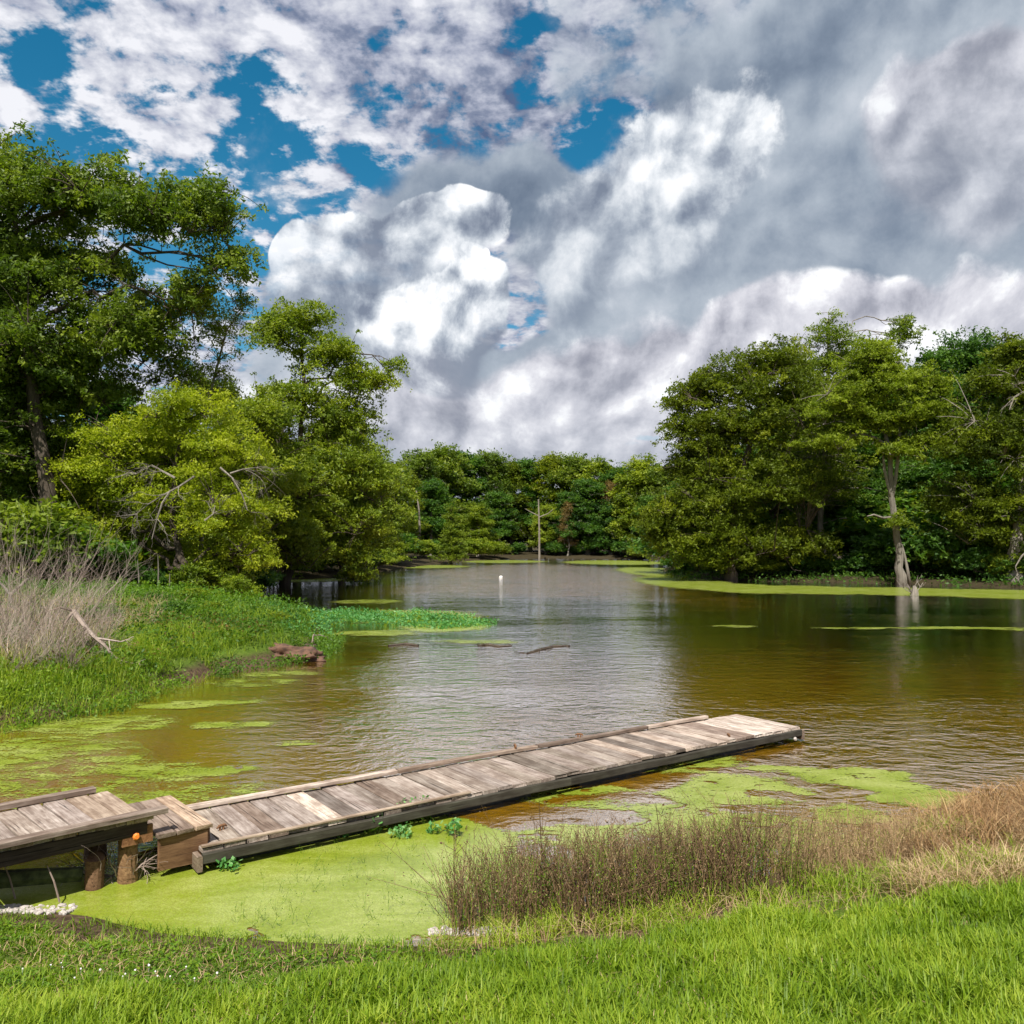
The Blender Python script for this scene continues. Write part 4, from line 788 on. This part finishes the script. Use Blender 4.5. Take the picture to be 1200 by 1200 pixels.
for i, (nm, pts, a, b_) in enumerate((('bough', [(86, 716, .3), (98, 732, .1), (110, 746), (122, 756), (132, 768), (150, 790)], .055, .03), ('side_branch', [(86, 716, .3), (76, 730), (72, 745)], .03, .012), ('side_branch', [(112, 748), (128, 750), (142, 752)], .03, .012), ('side_branch', [(86, 716, .3), (70, 712), (50, 718)], .022, .008), ('side_branch', [(118, 752), (120, 762), (118, 775)], .028, .01), ('side_branch', [(100, 735), (96, 750), (102, 768)], .02, .008))):
    limb_px(fb, nm, left_base(120, 775).y - .5, pts, a, b_, 'dead_twig', 5, 2, 90 + i, .45)
# eroded edge: mud lump and roots
lump = thing('mud_lump', 'reddish brown lump of soil and roots at the tip of the left bank', 'soil', tuple(gnd(325, 775)))
import bmesh
def rock_mesh(name, r, seed, mat, sub=2, amp=.35, fr=1.6):
    bm = bmesh.new(); bmesh.ops.create_icosphere(bm, subdivisions=sub, radius=1)
    for v in bm.verts:
        n_ = mnoise.noise(v.co * fr + Vector((seed * 3.1, seed, 0))) * amp + mnoise.noise(v.co * fr * 3 + Vector((seed, 0, 4))) * amp * .4; v.co = Vector((v.co.x * r[0], v.co.y * r[1], v.co.z * r[2])) * (1 + n_)
    me = bpy.data.meshes.new(name); bm.to_mesh(me); bm.free(); me.materials.append(mat)
    for p in me.polygons: p.use_smooth = True
    return me
M['red_mud'] = simple('red_mud', (0.095, 0.048, 0.028), 0.85, nscale=6, var=.5, bump=.9)
o = link('clod', rock_mesh('clod', (.75, .5, .24), 3, M['red_mud'], 4, .7), None, lump); o.location = (0, .4, .10)
o = link('clod', rock_mesh('clod', (.5, .4, .16), 8, M['red_mud'], 4, .7), None, lump); o.location = (.65, .2, .05)
g_ = Geo(); rnd = np.random.default_rng(5)
for i in range(46):
    px = rnd.uniform(165, 372); py = np.interp(px, [165, 260, 372], [800, 776, 768]) + rnd.uniform(-14, 2); p0_ = np.array(gnd(px, py)) + [0, rnd.uniform(.1, .5), rnd.uniform(.1, .45)]
    branchlets(g_, (p0_, [rnd.normal() * .9, -.8, -.3]), rnd.uniform(.012, .035), rnd.uniform(.4, 1.0), 1, rnd, .8, -.3, 4, .45, 2, .35)
tag(link('exposed_roots', g_.mesh('exposed_roots', M['dead_twig'])), 'tangle of exposed roots along the eroded left bank', 'roots', kind='stuff')
# driftwood in the middle of the pond
for i, (pts, lab) in enumerate([([(560, 757), (572, 756), (585, 758), (600, 757)], 'dark driftwood stick lying in the middle of the pond, left one'), ([(618, 766), (632, 762), (648, 758), (668, 757)], 'dark driftwood branch lying in the middle of the pond, right one'), ([(455, 757), (475, 755), (490, 757)], 'small floating stick near the tip of the water plants')]):
    c0 = gnd(*pts[1]); t_ = thing('driftwood', lab, 'driftwood', tuple(c0)); g_ = Geo(); P_ = np.array([np.array(gnd(*p)) - np.array(c0) + [0, 0, .01] for p in pts]); g_.tube(P_, [.03, .05, .045, .015][:len(P_)], 5)
    rnd = np.random.default_rng(i)
    for _ in range(4): branchlets(g_, (P_[rnd.integers(0, len(P_))], [rnd.normal(), rnd.normal() * .8, .05]), .014, .45, 1, rnd, .5, -.1, 3, .5, 3)
    link('stick', g_.mesh('stick', M['bark_dark']), None, t_)
# far float
c0 = gnd(587, 678); bu = thing('buoy', 'small whitish float far out on the pond', 'buoy', (c0.x, c0.y, 0))
g_ = Geo(); g_.tube([(0, 0, -.1), (0, 0, .12), (0, 0, .22)], [.15, .16, .08], 8); link('float', g_.mesh('float', M['white']), None, bu); g_ = Geo(); g_.tube([(0, 0, .2), (0, 0, .26)], [.03, .02], 6); link('stem', g_.mesh('stem', M['white']), None, bu)
c0 = gnd(1071, 698); sb = thing('cypress_knee', 'small twiggy stub in the duckweed right of the pale cypress trunk', 'stump', (c0.x, c0.y, 0)); g_ = Geo(); rnd = np.random.default_rng(9); g_.tube([(0, 0, -.2), (.05, 0, .25), (.02, 0, .55)], [.28, .18, .08], 6)
for _ in range(5): branchlets(g_, (np.array([0, 0, .1]), [rnd.normal(), 0, .6]), .05, .8, 1, rnd, .6, .1, 3)
link('stub', g_.mesh('stub', M['bark_grey']), None, sb)
# debris caught at the pier post
dp = gnd(134, 1030, 0); db_ = thing('twig_tangle', 'tangle of pale dead twigs and roots caught against the pier post', 'debris', tuple(dp)); g_ = Geo(); rnd = np.random.default_rng(77)
for i in range(40):
    p_ = np.array([rnd.uniform(-.30, .26), rnd.uniform(-.10, .12), rnd.uniform(-.02, .12)]); branchlets(g_, (p_, [rnd.normal() * .7, rnd.normal() * .5, rnd.uniform(.1, 1.0)]), rnd.uniform(.004, .010), rnd.uniform(.2, .42), 1, rnd, .9, -.1, 4, .42, 2, .35)
link('twigs', g_.mesh('twigs', M['dead_twig']), None, db_)
for i, (a, b_, lab) in enumerate(((60, 1052, 'single pale stick leaning on the bank under the pier'), (8, 1048, 'short pale stick at the left edge under the pier'))):
    p_ = gnd(a + 10, b_ - 2, .08); t_ = Geo(); t_.tube([(0, 0, -.05), (-.05, 0, .12), (-.12, .02, .24)], [.008, .007, .004], 5); o = link('stick', t_.mesh('stick', M['dead_twig'])); o.location = p_; tag(o, lab, 'stick')

# ------------------------------------------------------------------ low growth
def blades(P, L, W, lean, tint, rnd, segs=2, heading=None):    # arching tapered blades rooted at the points P
    n = len(P); th = rnd.uniform(0, 2 * np.pi, n) if heading is None else heading; dirn = np.stack([np.cos(th), np.sin(th), np.zeros(n)], 1)
    side = np.stack([-np.sin(th + rnd.normal(0, .6, n)), np.cos(th), np.zeros(n)], 1); side = unit(side)
    vs = []; fr = np.linspace(0, 1, segs + 1)
    for f in fr:
        h_ = L * (f - lean * .45 * f * f); o_ = L * lean * f ** 1.8; w_ = W * (1 - f) ** .7 * .5 + .0008
        c = P + dirn * o_[:, None] + np.array([0, 0, 1.0]) * h_[:, None]; vs += [c - side * w_[:, None], c + side * w_[:, None]]
    V = np.stack(vs, 1); k = 2 * (segs + 1); b0 = (np.arange(n) * k)[:, None]
    F = np.concatenate([b0 + np.array([2 * s, 2 * s + 1, 2 * s + 3, 2 * s + 2]) for s in range(segs)]); return V.reshape(-1, 3), F, np.repeat(tint, k)
def on_ground(x, y): return np.stack([x, y, height(x, y)], 1)
rnd = np.random.default_rng(42)
edge_x = [-9, -5, -3.2, -1.6, -.6, 0.2, 1.6, 3.8, 7, 12]; edge_y = [6.2, 6.55, 6.35, 6.15, 6.02, 6.05, 6.25, 6.35, 6.7, 7.5]
def lawn_mask(x, y): return y < np.interp(x, edge_x, edge_y) + (fbm(x * 2.5, y * 2.5, 3) - .5) * .7 + (fbm(x * 14, y * 14, 2) - .5) * .35
n = 235000; x = rnd.uniform(-4.6, 5.2, n); y = 3.55 + (7.2 - 3.55) * rnd.random(n) ** 1.1
fr_ = np.abs(x) < y * .66 + .35; x, y = x[fr_], y[fr_]; k_ = lawn_mask(x, y); x, y = x[k_], y[k_]
dens_ = fbm(x * 1.8 + 5, y * 1.8, 4); k_ = rnd.random(len(x)) < np.clip((dens_ - .22) * 2.6, .35, 1); x, y = x[k_], y[k_]
tall = 1 / (1 + np.exp(-((np.interp(x, [-4, -1.8, -.4, 1, 3, 6], [4.95, 5.15, 5.75, 6.6, 7, 7.5]) - y) / .16 + (fbm(x * 1.5, y * 1.5, 3) - .5) * 5)))
L_ = (.035 + .082 * tall) * rnd.uniform(.5, 1.35, len(x)) * (.7 + .6 * fbm(x * 3, y * 3, 2)); W_ = .0070 + .0055 * rnd.random(len(x)) + .002 * tall
ti = np.clip(.44 + .9 * (fbm(x * 1.1, y * 1.1, 3) - .5) + .5 * (fbm(x * 4, y * 4, 3) - .5) + rnd.normal(0, .19, len(x)) + .10 * tall - .06 * (1 - tall), 0, 1)
V, F, T_ = blades(on_ground(x, y), L_, W_, rnd.uniform(.1, .9, len(x)), ti, rnd)
tag(link('lawn_grass', mesh_np('lawn_grass', V, F, M['grass'], {'tint': T_})), 'bright green lawn grass covering the near bank', 'grass', kind='stuff')
# straw coloured bits in the lawn
n = 26000; x = rnd.uniform(-4.4, 5.0, n); y = rnd.uniform(3.6, 6.9, n); k_ = (np.abs(x) < y * .66 + .3) & lawn_mask(x, y) & (rnd.random(n) < fbm(x * 1.3 + 9, y * 1.3, 3) * 1.5 - .3); x, y = x[k_], y[k_]
V, F, T_ = blades(on_ground(x, y), rnd.uniform(.03, .10, len(x)), np.full(len(x), .005), rnd.uniform(.6, 1.3, len(x)), rnd.uniform(.3, .9, len(x)), rnd)
tag(link('dry_blades', mesh_np('dry_blades', V, F, M['straw'], {'tint': T_})), 'dead yellowed blades scattered through the lawn', 'dry grass', kind='stuff')
# clover leaves and flowers in the short turf
n = 9000; x = rnd.uniform(-4.3, .4, n); y = rnd.uniform(4.9, 6.5, n); k_ = lawn_mask(x, y) & (fbm(x * 1.6, y * 1.6 + 3, 3) > .42); x, y = x[k_], y[k_]
P_ = on_ground(x, y); P_[:, 2] += rnd.uniform(.02, .06, len(x)); V, F, T_ = leaf_quads(P_, .024, np.clip(rnd.normal(.55, .2, len(x)), 0, 1), .8, .8, rnd)
tag(link('clover', mesh_np('clover', V, F, M['herb'], {'tint': T_})), 'low clover leaves in the short turf on the left', 'clover', kind='stuff')
g_ = Geo()
for _ in range(18):
    px, py = rnd.choice([(135, 1140), (185, 1132), (215, 1135), (120, 1150), (60, 1152), (200, 1142)]) + rnd.normal(size=2) * [48, 9]; q = gnd(px, py, .33); q.z = hz(q.x, q.y) + .055; s_ = rnd.uniform(.005, .010)
    for d_ in (0, 1): g_.box(q, (s_, s_, s_ * .8), Matrix.Rotation(d_ * .8, 3, (1, .5, .2)))
    g_.tube([q, q - Vector((0, 0, .06))], .0012, 3)
tag(link('clover_flowers', g_.mesh('clover_flowers', M['petal'])), 'small white clover flowers in the turf at lower left', 'flowers', kind='stuff')
# rubble at the water's edge
def rubble(name, lab, cx, cy_, sx, sy, n, seed):
    rn = np.random.default_rng(seed); V = []; Fc = []; base = bpy.data.meshes.new('tmp'); bm = bmesh.new(); bmesh.ops.create_icosphere(bm, subdivisions=1, radius=1); bv = np.array([v.co[:] for v in bm.verts]); bf = np.array([[v.index for v in f.verts] for f in bm.faces]); bm.free()
    for i in range(n):
        x_, y_ = cx + np.clip(rn.normal(), -1.5, 1.5) * sx, cy_ + np.clip(rn.normal(), -1.4, 1.4) * sy; r_ = rn.uniform(.010, .034); q = bv * (r_ * rn.uniform(.6, 1.3, 3) * [1, 1, .6]) * rn.uniform(.75, 1.2, (len(bv), 1)); a = rn.uniform(0, 6.3); c_, s_ = math.cos(a), math.sin(a); q = q @ np.array([[c_, -s_, 0], [s_, c_, 0], [0, 0, 1]])
        Fc.append(bf + 12 * i if False else bf + len(bv) * i); V.append(q + [x_, y_, max(hz(x_, y_), 0) + r_ * .25])
    tag(link(name, mesh_np(name, np.concatenate(V), np.concatenate(Fc), M['stone'])), lab, 'stones', kind='stuff')
p_ = gnd(22, 1054, .1); rubble('shell_rubble', 'patch of whitish broken stones on the bank below the pier', p_.x, p_.y, .28, .07, 240, 1)
p_ = gnd(556, 1088, .03); rubble('shell_rubble', 'patch of whitish broken stones at the foot of the dead weeds', p_.x, p_.y, .22, .035, 190, 2)
# dead weed thicket standing in the shallows
def stems(region_n, xr, yr, hr, mat, name, lab, seed, tint=.45, seeds=True, mask=None, r=.0033, dev=.24, seedsize=.013, twn=4):
    rn = np.random.default_rng(seed); g_ = Geo(); Lf_ = Geo(); C = []
    x = rn.uniform(*xr, region_n); y = rn.uniform(*yr, region_n)
    if mask is not None: k_ = mask(x, y); x, y = x[k_], y[k_]
    z = height(x, y)
    for a, b_, c_ in zip(x, y, z):
        h_ = rn.uniform(*hr) * (.75 + .5 * float(fbm(a * 1.7, b_ * 1.7, 2))); d_ = rn.normal(0, dev * (3 if rn.random() < .12 else 1), 2); c_ = max(c_, -.12); P_ = [(a, b_, c_ - .02), (a + d_[0] * h_ * .3, b_ + d_[1] * h_ * .3, c_ + h_ * .5), (a + d_[0] * h_, b_ + d_[1] * h_, c_ + h_)]
        t_ = tint + rn.normal() * .18; g_.tube(P_, [r, r * .8, r * .4], 3, t_)
        for _ in range(rn.integers(0, twn + 1)):
            f = rn.uniform(.3, .95); p = np.array(P_[1]) * (1 - f) + np.array(P_[2]) * f; q = p + [rn.normal() * .04, rn.normal() * .04, rn.uniform(.03, .12)]; g_.tube([p, q], [r * .5, r * .3], 3, t_); C.append(q)
        if seeds:
            for _ in range(rn.integers(2, 7)): C.append(np.array(P_[2]) * rn.uniform(.8, 1.0) ** .3 + rn.normal(size=3) * [.015, .015, .035] - [0, 0, .03])
    if C:
        C = np.array(C); V, F, T_ = leaf_quads(C, seedsize, np.clip(rn.normal(tint, .2, len(C)), 0, 1), .2, .7, rn); g_.add(V, F, T_)
    tag(link(name, g_.mesh(name, M[mat])), lab, 'weeds', kind='stuff')
bw = lambda x, y: (x + (y - 7) * .4 < 2.55) & (y > np.interp(x, [-1, 0, 1, 2, 3], [6.5, 6.5, 6.7, 7.0, 7.3]) + 0) & (y < np.interp(x, [-.6, .3, 1.5, 2.8, 3.4], [7.0, 7.5, 7.95, 8.1, 8.1])) & (fbm(x * 3, y * 3, 2) > .30)
stems(5200, (-.55, 2.75), (6.45, 8.1), (.28, .68), 'dead_stem', 'dead_weed_thicket', 'purplish brown thicket of dead weed stems standing in the shallows', 51, .32, True, bw)
stems(1500, (-.62, 2.9), (6.5, 8.0), (.22, .62), 'herb', 'green_weed_stems', 'thin green stems mixed through the dead weed thicket', 52, .55, True, bw, .0024, .14, .016, 4)
stems(500, (2.4, 3.6), (7.1, 8.6), (.2, .5), 'dead_stem', 'dead_weed_thicket', 'sparser dead stems right of the main thicket by the open water', 53, .65, True, None, .0024, .2)
stems(150, (-2.3, -.4), (6.7, 9.0), (.08, .22), 'herb', 'green_weed_stems', 'scattered short stems standing in the duckweed', 57, .3, True, None, .002, .2)
for i, (px, py, hh, lab) in enumerate([(636, 1068, .98, 'tallest forked weed stalk rising from the dead thicket'), (776, 1060, .92, 'thin upright weed stalk above the middle of the thicket'), (715, 1064, .74, 'dark weed stalk in the middle of the thicket'), (534, 1040, .55, 'leafy dark stalk at the left end of the thicket')]):
    p_ = gnd(px, py, .05); t_ = thing('weed_stalk', lab, 'weed', (p_.x, p_.y, -.05)); g_ = Geo(); rn = np.random.default_rng(300 + i); g_.tube([(0, 0, 0), (rn.normal() * .02, 0, hh * .5), (rn.normal() * .03, 0, hh)], [.006, .005, .002], 4, .1); C = []
    for j in range(9):
        z0 = hh * rn.uniform(.55, .98); e_ = np.array([rn.normal() * .10, rn.normal() * .05, z0 + rn.uniform(.05, .16)]); g_.tube([(0, 0, z0), e_], [.003, .0012], 3, .2); C.append(e_)
    link('stem', g_.mesh('stem', M['dead_stem']), None, t_); C = np.repeat(np.array(C), 3, 0) + rn.normal(size=(27, 3)) * .012; V, F, T_ = leaf_quads(C, .024, np.full(27, .25), .3, .7, rn); tag(link('seed_heads', mesh_np('seed_heads', V, F, M['dead_stem'], {'tint': T_}), None, t_), kind='stuff')
    if i == 0: o = link('burr', rock_mesh('burr', (.022, .02, .03), 4, M['bark_dark'], 2, .5, 3), None, t_); o.location = (0, 0, .46)
# dry straw on the right bank
def straw(n, xr, yr, mask, Lr, lab, mat, seed, tr=(.2, .9), w=.005, lean=(.5, 1.5), name='dry_grass', zoff=0):
    rn = np.random.default_rng(seed); x = rn.uniform(*xr, n); y = rn.uniform(*yr, n); k_ = mask(x, y); x, y = x[k_], y[k_]; P_ = on_ground(x, y); P_[:, 2] += rn.random(len(x)) ** 2 * zoff; f = fbm(x * 2.2, y * 2.2, 3)
    V, F, T_ = blades(P_, rn.uniform(*Lr, len(x)) * (.5 + f), rn.uniform(.6, 1.3, len(x)) * w, rn.uniform(*lean, len(x)), np.clip(rn.uniform(*tr, len(x)) + (f - .5) * .6, 0, 1), rn, 3)
    tag(link(name, mesh_np(name, V, F, M[mat], {'tint': T_})), lab, 'grass', kind='stuff')
sh_y = lambda x: np.interp(x, [-.5, .6, 1.7, 2.7, 3.76, 5.03, 6.2, 9], [6.45, 6.8, 7.3, 8.0, 8.8, 9.5, 10.2, 11.2])
lw_y = lambda x: np.interp(x, edge_x, edge_y)
straw(80000, (1.2, 7.6), (6.0, 10.6), lambda x, y: (y > lw_y(x) - .05) & (y < sh_y(x) + .12) & (x + (y - 7) * .3 + (fbm(x * 2, y * 2, 3) - .5) * 1.2 > 2.9) & (x < y * .75) , (.08, .22), 'tan dry grass lying over the right bank above the water', 'straw', 61, zoff=.08)
straw(24000, (3.4, 8.2), (7.0, 10.8), lambda x, y: (y > sh_y(x) - 1.7) & (y < sh_y(x) + .15) & (fbm(x * 1.3, y * 1.3 + 2, 3) + (x - 5) * .08 > .42), (.14, .34), 'rusty brown dead growth heaped on the bank at the right edge', 'rust_straw', 68, (.1, .9), .006, (.5, 1.5), zoff=.16)
straw(5200, (2.4, 4.6), (6.6, 8.4), lambda x, y: fbm(x * 1.6 + 2, y * 1.6, 3) > .50, (.10, .28), 'green tufts growing through the dry grass on the right bank', 'grass', 62, (.3, .9), .007, (.3, 1.0), 'grass_tufts')
straw(9000, (1.0, 6.0), (5.9, 8.2), lambda x, y: (y < lw_y(x) + 1.0) & (fbm(x * 2.4 + 5, y * 2.4, 3) > .44), (.06, .18), 'lawn grass straggling into the dry grass on the right', 'grass', 67, (.3, .9), .007, (.3, 1.0), 'grass_tufts')
straw(1500, (-.6, 3.0), (6.05, 7.3), lambda x, y: (y > lw_y(x) - .05) & (y < lw_y(x) + .7), (.06, .20), 'dry grass fringe between lawn and dead weeds', 'straw', 63, (.2, .8))
straw(7000, (-.6, 3.4), (6.05, 7.3), lambda x, y: (y > lw_y(x) - .05) & (y < lw_y(x) + .75) & (fbm(x * 2.6, y * 2.6 + 8, 3) > .47), (.06, .22), 'yellow green grass clumps at the foot of the dead weeds', 'grass', 64, (.4, 1.0), .006, (.3, 1.0), 'grass_tufts')
straw(9000, (-6.5, -.3), (6.0, 7.2), lambda x, y: (y > lw_y(x) - .1) & (y < lw_y(x) + .45) & (fbm(x * 2.3, y * 2.3, 3) > .36), (.03, .10), 'short grass creeping to the edge of the duckweed', 'grass', 65, (.1, .6), .006, (.3, 1.0), 'grass_fringe')
# leafy water plants along the walkway
def leafy(px, py, z, H_, n, spread, lab, seed):
    p_ = gnd(px, py, z); t_ = thing('water_plant', lab, 'plant', (p_.x, p_.y, 0), 'leafy plants beside the walkway'); g_ = Geo(); rn = np.random.default_rng(seed); C = []
    for i in range(n):
        b_ = np.array([rn.normal() * spread, rn.normal() * spread * .5, 0]); e_ = b_ + [rn.normal() * .05, rn.normal() * .05, H_ * rn.uniform(.4, 1.1)]; g_.tube([b_ - [0, 0, .05], (b_ + e_) / 2 + rn.normal(size=3) * .01, e_], [.004, .0035, .002], 3, .3)
        for k in range(9): f = rn.uniform(.35, 1.0) ; C.append(b_ + (e_ - b_) * f + rn.normal(size=3) * [.032, .032, .015])
    link('stems', g_.mesh('stems', M['herb']), None, t_); C = np.array(C); V, F, T_ = leaf_quads(C, .052, np.clip(rn.normal(.55, .25, len(C)), 0, 1), .55, .75, rn); link('leaves', mesh_np('leaves', V, F, M['water_leaf'], {'tint': T_}), None, t_)
leafy(268, 1018, 0, .10, 9, .07, 'small leafy water plant alone in the duckweed before the step', 401); leafy(402, 980, 0, .15, 7, .06, 'leftmost leafy plant growing against the low walkway', 402); leafy(430, 976, 0, .20, 12, .07, 'second leafy plant from the left against the low walkway', 403)
leafy(490, 962, 0, .24, 18, .12, 'largest leafy plant against the low walkway', 404); leafy(470, 982, 0, .12, 8, .08, 'leafy plant just in front of the largest one by the walkway', 405); leafy(522, 978, 0, .16, 9, .09, 'dark leafy plant at the left end of the dead weeds', 406)
for i in range(9):
    p_ = gnd(rnd.uniform(330, 390), rnd.uniform(988, 996)); t_ = 0
straw(260, (-2.6, -1.5), (7.6, 8.4), lambda x, y: np.abs((y - 7.86) - (x + 2.45) * .717 + .10) < .07, (.12, .30), 'thin dry blades beside the near end of the walkway', 'straw', 66, (.5, 1), .004, (.4, 1.2))

sd_ = shore_dist
# left bank weeds
face = lambda x, y: ~((sd_(x, y) > -.25) & (sd_(x, y) < .38 + .5 * (fbm(x * 1.6, y * 1.6, 2) - .4)) & (y > 17.2) & (y < 24) & (fbm(x * 2.1, y * 2.1 + 6, 2) > .30))
def herbs(n, poly_mask, xr, yr, H_, size, mat, lab, seed, tint=.5, per=16, name='bank_weeds', tv=.14):
    rn = np.random.default_rng(seed); y = rn.uniform(*yr, n); x = rn.uniform(*xr, n); k_ = poly_mask(x, y); x, y = x[k_], y[k_]; P_ = on_ground(x, y); P_[:, 2] = np.maximum(P_[:, 2], 0); f = fbm(x * .9, y * .9, 3); h_ = H_ * (.35 + 1.2 * f) * rn.uniform(.5, 1.2, len(x))
    C = np.repeat(P_, per, 0); q = rn.random(len(C)); C[:, 2] += np.repeat(h_, per) * q; C[:, :2] += rn.normal(size=(len(C), 2)) * size * (1.0 + q[:, None]); tt = np.clip(np.repeat(tint + (fbm(x * .7 + 30, y * .7, 3) - .5) * .9, per) + rn.normal(0, tv, len(C)), 0, 1)
    V, F, T_ = leaf_quads(C, size, tt, .45, .5, rn); tag(link(name, mesh_np(name, V, F, M[mat], {'tint': T_})), lab, 'weeds', kind='stuff')
herbs(1300, lambda x, y: (sd_(x, y) > -.45) & (sd_(x, y) < 1.5) & (x < -6.8), (-12, -6.6), (12.8, 18.5), .30, .065, 'herb', 'bright yellow green weeds along the left water edge', 71, .72)
herbs(2600, lambda x, y: (sd_(x, y) > .35) & (x < -5.2), (-16, -5), (16.5, 31), .50, .085, 'herb', 'green leafy weeds covering the left bank behind the roots', 72, .30)
herbs(900, lambda x, y: (sd_(x, y) > .7) & (x < -6.5), (-16, -6), (14, 24), .35, .08, 'rust', 'dull brownish weeds through the left bank', 73, .5, 10)
herbs(1300, lambda x, y: (sd_(x, y) > -.7) & (sd_(x, y) < .5) & (x < -4.8) & face(x, y), (-8, -4.8), (19, 27), .30, .07, 'herb', 'leafy weeds hanging over the eroded bank', 74, .40, 14)
herbs(4200, lambda x, y: (sd_(x, y) > .0), (-26, -6), (30, 52), .45, .14, 'herb', 'low growth running back under the left trees', 75, .35, 10)
herbs(3600, lambda x, y: (sd_(x, y) > -.5) & (sd_(x, y) < 7), (8, 48), (50, 84), .5, .22, 'deep', 'low shaded growth at the foot of the right bank trees', 76, .4, 10)
straw(34000, (-13.5, -6.6), (12.8, 22), lambda x, y: (sd_(x, y) > -.3) & (sd_(x, y) < 3.2) & (x < -6.6) & face(x, y), (.16, .42), 'tall yellow green grass on the left bank', 'grass', 77, (.3, 1.0), .011, (.2, .9), 'bank_grass')
straw(12000, (-16, -8.6), (15.5, 27), lambda x, y: (sd_(x, y) > 1.0) & (x < -8.8 + (y - 18) * -.15), (.2, .6), 'dry tan stems between the dead bushes', 'straw', 78, (.3, 1.0), .010, (.1, .8))
straw(16000, (-13, -5.0), (16, 31), lambda x, y: (sd_(x, y) > .2) & (fbm(x * .8, y * .8 + 4, 3) > .42), (.15, .45), 'green grass growing through the bank weeds', 'grass', 79, (.2, .9), .014, (.2, .9), 'bank_grass')
# floating leafy mat off the point
def mat_mask(x, y):
    k_ = np.zeros(x.shape, bool)
    for px, py, rx, ry in ((345, 732, 40, 10), (400, 724, 60, 8), (470, 726, 60, 7), (525, 731, 45, 6), (330, 722, 40, 6), (360, 748, 22, 10)):
        p = gnd(px, py); q = ((x - p.x) / (rx * p.y / 1000)) ** 2 + ((y - p.y) / (ry * p.y * p.y / 3000)) ** 2; k_ |= q + (fbm(x * 1.3, y * 1.3, 3) - .5) * 1.6 < 1
    return k_
herbs(5200, mat_mask, (-11, 0), (22, 40), .20, .11, 'water_leaf', 'floating mat of broad leaved water plants off the left point', 81, .38, 9, 'floating_plants')
herbs(1500, mat_mask, (-11, -1), (22, 40), .16, .10, 'herb', 'yellow green growth mixed in the floating plant mat', 82, .7, 8, 'floating_plants')
# little bush and stump on the point
D_ = 33.0; cb = at(283, 700, D_); lobs = lob(D_, (280, 690, 18, 12), (262, 700, 14, 10), (295, 700, 10, 14), (285, 708, 16, 8), (270, 680, 10, 7))
tree('small_bush', 'small rounded yellow green bush at the end of the left bank', (cb.x, D_, .35), lobs, 'yellow', 'bark_dark', .08, 70, .30, .6, 1.3, .05, seed=91, cat='bush', tintc=.35)
ps = at(303, 722, D_ - 1.5); g_ = Geo(); g_.tube([(0, 0, -.5), (.02, 0, .2), (0, 0, .62)], [.17, .15, .13], 8); o = link('stump', g_.mesh('stump', M['bark_pale'])); o.location = ps; tag(o, 'short pale stump beside the little bush on the left point', 'stump')
for i, (px, a, b_) in enumerate(((163, 700, 655), (185, 690, 650), (197, 705, 672), (143, 690, 660), (100, 700, 650))):
    D_ = 40 + i; c0 = at(px, a, D_); g_ = Geo(); tp = np.array(at(px + (i % 3 - 1) * 2, b_, D_)) - np.array(c0); g_.tube([(0, 0, -.6), tp * .5 + [.03, 0, 0], tp], [.045, .035, .015], 5, .5); o = link('bare_sapling', g_.mesh('bare_sapling', M['bark_pale'])); o.location = c0; tag(o, ['thin pale bare stem, middle one before the dark wood', 'thin pale bare stem left of the willow trunk', 'short pale bare stem beside the willow trunk', 'slim pale bare stem left of the middle one', 'leftmost pale bare stem behind the dead bushes'][i], 'sapling', 'bare stems before the left wood')
